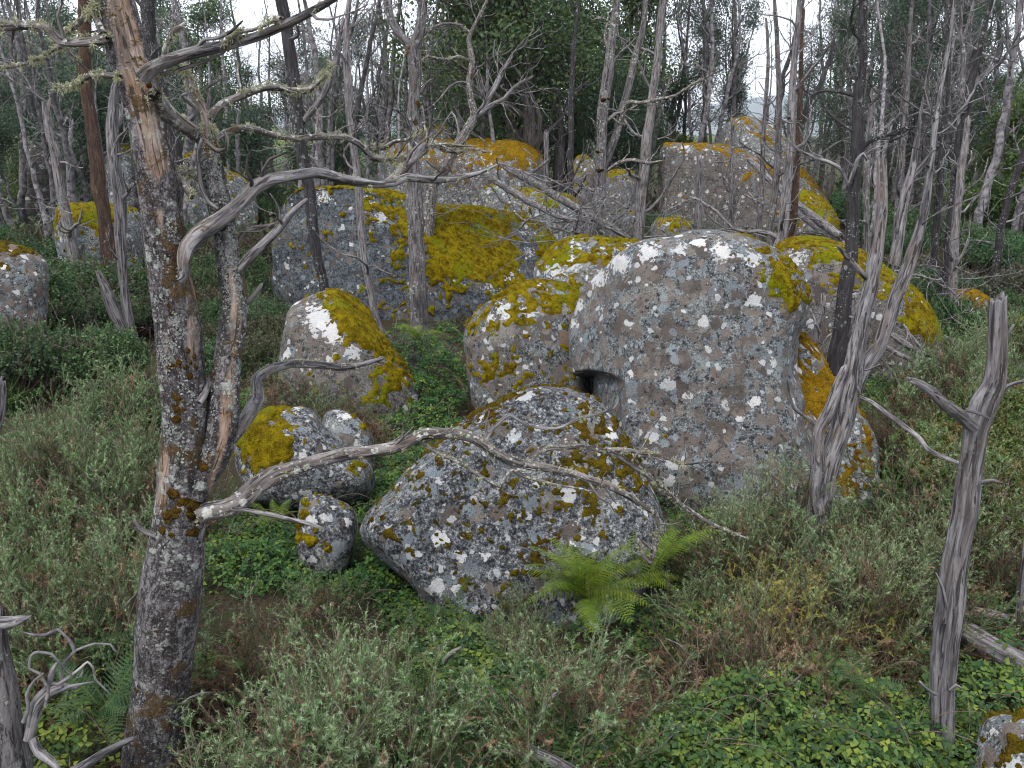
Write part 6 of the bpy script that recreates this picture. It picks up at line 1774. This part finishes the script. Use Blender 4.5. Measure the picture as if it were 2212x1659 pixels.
scatter([(-80, 1010), (60, 960), (150, 870), (330, 830), (330, 1330), (280, 1700), (-80, 1330)], .62, .65, gorse([(0, 4), (3, 3), (1, 3), (2, 1)], .9, 1.4, 'gorse in the thicket left of the large dead tree'))
scatter([(30, 1400), (290, 1340), (290, 1760), (30, 1760)], .55, .35, gorse([(0, 3), (1, 2), (2, 1)], .6, .85, 'low gorse at the foot of the large dead tree'))
scatter([(430, 1290), (700, 1260), (800, 1340), (850, 1400), (860, 1760), (400, 1760)], .56, .66, gorse([(0, 3), (1, 3), (2, 3), (3, 2), (4, 2)], .85, 1.3, 'gorse between the large dead tree and the pointed boulder'))
scatter([(1060, 1340), (1180, 1330), (1190, 1420), (1060, 1420)], .36, .4, gorse([(3, 2), (1, 1), (2, 1)], .5, .65, 'small gorse against the pointed boulder'))
scatter([(1190, 1500), (1330, 1470), (1500, 1350), (2000, 1270), (2000, 1400), (1720, 1470), (1500, 1500), (1420, 1640), (1200, 1690)], .58, .6, gorse([(0, 3), (1, 3), (2, 3), (3, 3), (4, 2)], .75, 1.2, 'gorse in the lower right thicket'))
scatter([(1460, 1080), (1600, 1050), (1720, 1070), (1740, 1190), (1480, 1180)], .5, .5, gorse([(0, 2), (1, 2), (3, 1)], .75, 1.05, 'gorse in front of the huge lichen boulder'))
scatter([(1800, 1150), (2000, 1130), (2020, 1320), (1830, 1330)], .45, .5, gorse([(0, 2), (1, 2), (3, 2)], .75, 1.0, 'gorse between the forked tree and the snag'))
scatter([(1890, 800), (2110, 760), (2240, 760), (2240, 1200), (2110, 1200), (1990, 1100), (1900, 960)], .85, .55, gorse([(0, 3), (1, 2), (3, 2)], .8, 1.35, 'gorse on the slope right of the slab boulder'))
scatter([(540, 690), (615, 680), (640, 760), (720, 820), (840, 900), (700, 870), (560, 830)], .55, .45, gorse([(1, 2), (2, 2), (4, 2)], .6, .85, 'gorse by the bright mossy slope boulder'))
scatter([(2080, 1180), (2240, 1180), (2240, 1330), (2120, 1330)], .5, .4, gorse([(4, 2), (2, 1), (0, 1)], .6, .9, 'gorse behind the short grey log'))
for (px, py, k, s, lb) in ((1690, 1300, 5, 1.15, 'bright yellow gorse bush amid the lower right thicket'), (1905, 1310, 5, .95, 'small ochre gorse bush between the forked tree and the snag'), (1380, 960, 3, .55, 'gorse sprig at the gap right of the pointed boulder'),
                           (1360, 1010, 0, .45, 'small gorse tuft right behind the pointed boulder'), (1120, 1270, 3, .42, 'pale gorse shoots rising before the pointed boulder'), (700, 1240, 0, .5, 'gorse tuft before the small broken boulder'), (590, 740, 1, .75, 'browned gorse left of the bright mossy slope boulder'), (640, 790, 2, .7, 'brown gorse in front of the bright mossy slope boulder'), (700, 850, 4, .6, 'dry brown gorse below the bright mossy slope boulder'), (740, 800, 1, .5, 'low gorse under the bright mossy slope'), (900, 1330, 1, .42, 'small gorse at the left foot of the pointed boulder'), (1020, 1345, 3, .4, 'pale gorse tuft under the pointed boulder'), (1090, 1360, 2, .45, 'brown gorse tuft under the pointed boulder'), (620, 860, 1, 1.0, 'browned gorse rising before the left end of the mossy slope boulder'), (690, 890, 2, .95, 'brown gorse rising before the middle of the mossy slope boulder'), (765, 910, 4, .8, 'dry gorse before the right foot of the mossy slope boulder'), (1530, 1270, 0, .6, 'gorse right of the bright ferns'),
                           (1760, 1130, 0, .7, 'gorse tuft at the foot of the forked silver tree'), (1190, 1440, 1, .5, 'gorse spray below the bright ferns')):
    Y = Yground(px, py, .4)
    P, _ = at(px, py, Y)
    plant(PG, 'g', k, P[0], P[1], s, lb, 'gorse bushes')


def shrubs(pmix, s0, s1, label, group='shrubs under the trees', szr=(.8, 1.2)):
    ks = [k for k, w in pmix]; ws = np.array([w for k, w in pmix], float); ws /= ws.sum()

    def f(x, y, px, py):
        k = int(rgp.choice(ks, p=ws))
        plant(PH, 'h', k, x, y, rgp.uniform(s0, s1), label + {0: ', dark green', 1: ', grey-tinged green', 2: ', olive', 3: ', greyish', 4: ', fresh green', 5: ', tall dark'}[k], group, rgp.uniform(*szr))
    return f


scatter([(-80, 560), (50, 600), (60, 680), (0, 750), (-80, 780)], .75, .9, shrubs([(0, 2), (1, 2), (5, 2)], 1.0, 1.3, 'dense shrub at the left edge by the grass path'))
scatter([(110, 560), (330, 540), (330, 850), (240, 810), (180, 730)], .75, .9, shrubs([(0, 3), (1, 2), (3, 1)], .9, 1.25, 'dense shrub behind the large dead tree'))
scatter([(-80, 440), (560, 430), (570, 640), (330, 640), (110, 570), (-80, 560)], 1.35, .8, shrubs([(0, 3), (2, 2), (3, 1), (5, 2)], .9, 1.4, 'shrub in the middle distance on the left'))
scatter([(400, 600), (570, 600), (620, 680), (540, 760), (420, 740)], .7, .6, shrubs([(0, 2), (2, 2), (1, 1)], .7, 1.0, 'shrub between the lichen stems and the slate boulder'))
scatter([(-80, 350), (600, 350), (600, 440), (-80, 440)], 3.2, .8, shrubs([(2, 3), (3, 2), (5, 2), (0, 2)], 1.0, 1.7, 'far shrub under the left stand'), yr=(20, 46))
scatter([(560, 350), (1560, 350), (1560, 480), (1250, 500), (900, 420), (600, 410)], 2.9, .8, shrubs([(2, 3), (3, 4), (5, 1), (0, 1)], .9, 1.5, 'far shrub behind the second row of boulders'), yr=(18, 42))
scatter([(1300, 440), (1420, 420), (1700, 480), (1640, 530), (1480, 520), (1330, 510)], 1.1, .6, shrubs([(2, 3), (3, 3), (1, 2)], .7, 1.1, 'shrub around the small moss-topped boulders'))
scatter([(1780, 420), (2260, 420), (2260, 700), (2060, 620), (1900, 560), (1800, 520)], 1.7, .8, shrubs([(2, 3), (3, 2), (5, 2), (0, 2)], .9, 1.4, 'shrub under the dim right stand'))
scatter([(1700, 360), (2260, 340), (2260, 430), (1800, 430)], 3.4, .8, shrubs([(2, 3), (3, 2), (5, 2)], 1.0, 1.7, 'far shrub under the right stand'), yr=(20, 46))
scatter([(2040, 620), (2250, 620), (2250, 780), (2080, 760)], 1.0, .6, shrubs([(0, 2), (2, 2), (4, 2), (1, 1)], .8, 1.1, 'shrub at the right behind the snag top'))
scatter([(2140, 860), (2250, 840), (2250, 1080), (2130, 1060), (2010, 880)], .7, .8, shrubs([(4, 3), (0, 1)], .8, 1.1, 'willowy shrub with reddish tips behind the snag', 'willowy shrubs behind the snag'))
scatter([(880, 400), (1050, 395), (1050, 425), (900, 430)], 1.0, .5, shrubs([(3, 2), (2, 1)], .7, 1.0, 'heath shrub on the top of the second-row boulders'))

for (px, py, Y, k, s, lb) in ((870, 640, 12.4, 0, 1.0, 'bare grey twiggy shrub at the foot of the stout forked trunk'), (800, 640, 12.6, 0, .8, 'bare grey shrub beside the pinkish-grey trunk'), (930, 650, 12.2, 0, .8, 'bare grey shrub over the ivy bank'),
                              (1610, 1440, None, 1, .9, 'dead reddish-brown twiggy shrub in the lower right gorse'), (1590, 1530, None, 1, .6, 'small dead twiggy shrub below the reddish-brown one'), (930, 395, 17.6, 0, .9, 'bare brown shrub on top of the second-row boulders'),
                              (1000, 400, 17.4, 1, 1.3, 'dry brown shrub on the moss-blanketed boulder top'), (1540, 470, 21, 0, 1.6, 'bare lichen-hung shrub against the far taupe block'), (1460, 460, 24, 0, 1.7, 'bare shrub left of the far taupe block'),
                              (2160, 1210, None, 1, .9, 'dry twiggy shrub behind the short grey log'), (280, 1330, None, 1, .7, 'dry twig tangle left of the big trunk'), (1060, 1610, None, 1, .6, 'dry twig tangle at the bottom'), (60, 330, 24, 0, 1.4, 'bleached bare shrub at the far left'),
                              (560, 380, 24, 1, 2.2, 'reddish dry shrub beyond the lichen stems')):
    z = .0
    Y = Y or Yground(px, py, .3)
    P, _ = at(px, py, Y)
    zz = None
    if lb.endswith('boulder top') or 'on top of' in lb:
        zz = P[2] - .15
    plant(PB, 'b', k, P[0], P[1], s, lb, 'bare shrubs', z=zz)


for (px, py, z, k, s, lb) in ((15, 690, 11.9, 0, 1.2, 'dense shrub under the rounded mossy boulder at the left edge'), (75, 680, 11.8, 1, 1.15, 'dense shrub right of the rounded mossy boulder at the left edge'), (-40, 700, 11.7, 5, .9, 'tall shrub cut by the left edge below the boulder'),
                           (150, 545, 16.4, 0, 1.5, 'shrub below the left part of the flat mossy boulder'), (212, 550, 16.2, 1, 1.6, 'broad shrub below the flat mossy boulder'), (280, 545, 16.5, 0, 1.5, 'shrub below the right part of the flat mossy boulder'),
                           (590, 640, 15.4, 0, .9, 'shrub at the left foot of the broad slate dome'), (650, 650, 15.0, 2, .8, 'olive shrub at the foot of the broad slate dome'), (750, 660, 14.9, 3, .6, 'greyish shrub before the broad slate dome'), (1010, 690, 14.9, 3, .6, 'greyish shrub below the golden moss of the broad dome')):
    plant(PH, 'h', k, (px - W2) / FPX * (z * CP + H * SP), z, s, lb, 'shrubs under the trees')
for i, (px, py, px2, py2, Y) in enumerate(((1100, 1500, 1195, 1655, 3.9), (820, 1560, 900, 1659, 4.0), (1930, 1290, 2010, 1210, 5.8), (1420, 1620, 1480, 1560, 4.0), (560, 1650, 640, 1600, 3.9), (1490, 1440, 1440, 1380, 4.9), (260, 1320, 330, 1250, 4.9), (1690, 1490, 1760, 1440, 4.5))):
    a_, b_ = at(px, py, Y)[0], at(px2, py2, Y + .15)[0]
    m_ = (a_ + b_) / 2 + np.array((.03, 0, .04))
    mb = MB(); tube(mb, np.vstack([[*a_, .005], [*m_, .0045], [*b_, .003]]), 6, .04, ridge=0, lump=.2, seed=i, wig=.6)
    base_ = np.minimum(a_, b_)
    o = obj('dry_stick', mb.mesh('dry_stick', base_), M['wood_grey'], loc=base_)
    tag(o, 'thin pale dry stick lying through the undergrowth', 'stick', 'thin dry sticks')

# ---- ferns
def frond_mesh(seed, L=.55, n=22, bend=1.0, cols=((.14, .20, .018),), pin=.12):
    rg = np.random.default_rng(seed)
    mb = MB()
    t = np.linspace(0, 1, n + 4)
    sx = L * (t - .0); el = 1.25 - 1.55 * bend * t
    x = np.concatenate([[0], np.cumsum(np.cos(el[:-1]) * np.diff(sx))]); z = np.concatenate([[0], np.cumsum(np.sin(el[:-1]) * np.diff(sx))])
    c = np.stack([x, np.zeros_like(x) + .03 * L * np.sin(t * 5 + seed), z], -1)
    tube(mb, np.hstack([c, np.linspace(.004, .001, len(c))[:, None]]), 4, ridge=0, lump=0, raw=True)
    nv = mb.n
    mb.A['col'] = [(0, np.tile((.10, .12, .03), (nv, 1)))]
    for i in range(3, len(c) - 1):
        u = t[i]
        pl = pin * L / .55 * (math.sin(min(1, (u - .08) / .42) * math.pi / 2) if u < .5 else 1) * (1 - max(0, u - .35) / .67) ** .8 + .006
        tg = c[i + 1] - c[i - 1]; tg /= np.linalg.norm(tg)
        up = np.array((-tg[2], 0, tg[0]))
        for sgn in (-1, 1):
            d = np.array((0, sgn, 0)) * .92 + tg * .38 - up * .12 * rg.uniform(.5, 1.6); d /= np.linalg.norm(d)
            e = np.cross(up, d); e /= np.linalg.norm(e)
            k = max(3, int(pl / .011))
            cc = np.array(cols[int(rg.integers(len(cols)))]) * rg.uniform(.85, 1.15)
            for j in range(k):                             # pinnules
                a = c[i] + d * pl * (j + .5) / k - up * (.10 * pl * (j / k) ** 2)
                w = (.0105 * L / .55) * (1 - .75 * j / k)
                h = pl / k * .46
                for s2 in (-1, 1):
                    V = np.array([a - d * h, a + d * h, a + d * h * 1.3 + e * s2 * w + up * .002])
                    mb.add(V, None, [[0, 1, 2]], col=np.tile(cc, (3, 1)))
    return mb.mesh('frond', smooth=False)


F_BRIGHT = ((.095, .160, .008), (.145, .20, .010), (.055, .115, .010), (.12, .17, .010))
F_DARK = ((.035, .085, .030), (.045, .10, .034))
FR = [frond_mesh(s, .62, 24, b, F_BRIGHT) for s, b in ((1, .9), (2, 1.05), (3, .75))]
FD = [frond_mesh(s, .5, 18, b, F_DARK, .13) for s, b in ((4, .8), (5, 1.0))]


def fern(label, P, n, meshes, s, seed, spread=1.0, group=None, az=None):
    rg = np.random.default_rng(seed)
    rt = thing('fern', label, 'fern', P, group)
    for k in range(n):
        o = obj('frond', meshes[int(rg.integers(len(meshes)))], M['fern'], rt)
        a = (k + rg.uniform(-.3, .3)) / n * 6.283 if az is None else rg.uniform(*az)
        o.rotation_euler = (rg.normal() * .25, -rg.uniform(-.25, .35) * spread + .15, a)
        q = s * rg.uniform(.75, 1.15)
        o.scale = (q, q, q)
        o.location = (rg.normal() * .03, rg.normal() * .03, 0)
    return rt


def gp(px, py, z):
    P, _ = at(px, py, Yground(px, py, z)); return P


fern('bright yellow-green fern clump at the right foot of the pointed boulder', gp(1262, 1300, .25), 24, FR, .98, 11, spread=1.6)
fern('second bright fern tucked beside the pointed boulder, fronds reaching right', gp(1345, 1262, .25), 15, FR, .95, 12, spread=1.6)
fern('lone bright fern frond spray right of the fern clump', gp(1415, 1240, .32), 6, FR, 1.05, 13, az=(-.6, 1.6))
fern('dark bracken fern at the bottom edge', gp(960, 1630, .3), 7, FD, .9, 14)
fern('small dark fern in front of the pointed boulder', gp(975, 1335, .25), 5, FD, .6, 15)
fern('ferns growing out of the ivy bank', gp(900, 735, .95), 9, FR[:2], .7, 16)
fern('pale fern beside the small broken boulder', gp(590, 1130, .3), 6, FR, .55, 17)
fern('dark bracken behind the curling white twigs', gp(150, 1430, .35), 12, FD, 1.0, 18)
fern('dark bracken left below the large dead tree', gp(230, 1540, .35), 12, FD, 1.0, 19)
fern('bracken at the bottom right of the brambles', gp(1860, 1500, .4), 6, FD, .7, 20)
fern('tree-fern green bracken right of the mossy long boulder', gp(2080, 760, .3), 10, FD, 1.5, 21)
fern('bracken behind the snag top', gp(2180, 790, .35), 10, FD, 1.5, 22)
fern('bracken above the first bramble carpet at right', gp(2060, 830, .3), 9, FD, 1.2, 23)


# ---- grass of the little path, and dry tufts
def grass(name, label, cells, n, seed, cols, h=(.08, .22), w=.0035):
    rg = np.random.default_rng(seed)
    cs = [(*gp(px, py, 0)[:2], rx, ry) for px, py, rx, ry in cells]
    wt = np.array([c[2] * c[3] for c in cs]); wt /= wt.sum()
    ca = np.array(cs)[rg.choice(len(cs), n, p=wt)]
    a = rg.uniform(0, 6.28, n); r = np.sqrt(rg.random(n))
    x, y = ca[:, 0] + np.cos(a) * r * ca[:, 2], ca[:, 1] + np.sin(a) * r * ca[:, 3]
    c = np.stack([x, y, gz(x, y)], -1)
    D = np.stack([rg.normal(size=n) * .35, rg.normal(size=n) * .35, np.ones(n)], -1); D /= np.linalg.norm(D, axis=1)[:, None]
    S_ = np.cross(D, rg.normal(size=(n, 3))); S_ /= np.linalg.norm(S_, axis=1)[:, None]
    L = rg.uniform(*h, n)[:, None]
    B = np.stack([rg.normal(size=n), rg.normal(size=n), -.3 * np.ones(n)], -1) * .35
    V = np.stack([c - S_ * w, c + S_ * w, c + D * L * .6 + S_ * w * .7, c + D * L * .6 - S_ * w * .7, c + D * L + B * L], 1).reshape(-1, 3)
    ix = np.arange(n)[:, None] * 5
    cc = np.array(cols)[rg.integers(len(cols), size=n)] * rg.uniform(.75, 1.25, (n, 1))
    mb = MB(); mb.add(V, ix + np.array([0, 1, 2, 3]), ix + np.array([3, 2, 4]), col=np.repeat(cc, 5, 0))
    o = obj(name, mb.mesh(name, smooth=False), M['leaf'], kind='stuff')
    return tag(o, label, 'grass')


GC = [(.060, .090, .020), (.075, .10, .024), (.05, .08, .02), (.10, .09, .035)]
grass('grass', 'short green grass on the little path at the left', [(60, 790, 1.1, .9), (40, 850, .7, .5), (110, 750, .5, .8), (20, 760, .8, .8)], 9000, 71, GC)
grass('grass', 'dry straw-coloured grass beside the path', [(180, 790, .45, .3), (240, 820, .5, .3), (150, 720, .4, .4)], 1500, 73, [(.24, .17, .08), (.20, .15, .07), (.12, .11, .04)], h=(.2, .5))
grass('grass', 'dry grass tussock on the right slope', [(2110, 730, .5, .4), (1890, 760, .4, .3)], 1200, 75, [(.15, .11, .05), (.10, .09, .035)], h=(.2, .5), w=.004)
grass('grass', 'green grass tuft with strap leaves at the left edge', [(16, 890, .2, .15)], 120, 77, [(.05, .09, .03)], h=(.4, .6), w=.012)

# ---- look-alikes that stand in one row are told apart by their order
ORD = 'leftmost,second from left,third from left,fourth from left,fifth from left,sixth from left,seventh from left,eighth from left,ninth from left,tenth from left,eleventh from left,twelfth from left'.split(',')
by = {}
for o in list(C.objects):
    if o.parent is None and 'category' in o and 'group' in o:
        by.setdefault(o['label'], []).append(o)
for lb, os_ in by.items():
    if 1 < len(os_) <= 12:
        os_.sort(key=lambda o: float(proj(np.array(o.location))[0]))
        for i, o in enumerate(os_):
            w = 'rightmost' if i == len(os_) - 1 else ORD[i]
            nl = lb + ', ' + w
            if len(nl.replace(',', ' ').split()) <= 16:
                o['label'] = nl

# ---- the bramble carpet goes on to both sides of the view
bramble('brambles', 'bramble carpet running on past the sides of the view', [(px, py, .35, 1.0, 1) for px in (2350, 2600, 2850) for py in (720, 850, 1000, 1200, 1450)] + [(px, py, .35, 1.0, 1) for px in (-200, -450, -700) for py in (850, 1000, 1200, 1450)], 9000, 83, BR_G, size=.05, canes=60)

# ================================================================== HAZE: the air of the valley
mb = MB()
x0, x1, y0, y1, z0, z1 = -5400, 5400, -60, 6000, -140, 420
V = np.array([(x, y, z) for z in (z0, z1) for y in (y0, y1) for x in (x0, x1)], float)
mb.add(V, [[0, 2, 3, 1], [4, 5, 7, 6], [0, 1, 5, 4], [2, 6, 7, 3], [0, 4, 6, 2], [1, 3, 7, 5]])
hz = NT('valley_air')
pv = hz.n('VolumePrincipled')
pv.inputs['Color'].default_value = (0.80, 0.88, 1.0, 1)
pv.inputs['Density'].default_value = 0.00013
pv.inputs['Anisotropy'].default_value = 0.2
ho = hz.n('OutputMaterial')
hz.t.links.new(pv.outputs[0], ho.inputs['Volume'])
tag(obj('haze', mb.mesh('haze', smooth=False), hz.m, kind='stuff'), 'thin blue haze over the whole valley', 'haze')
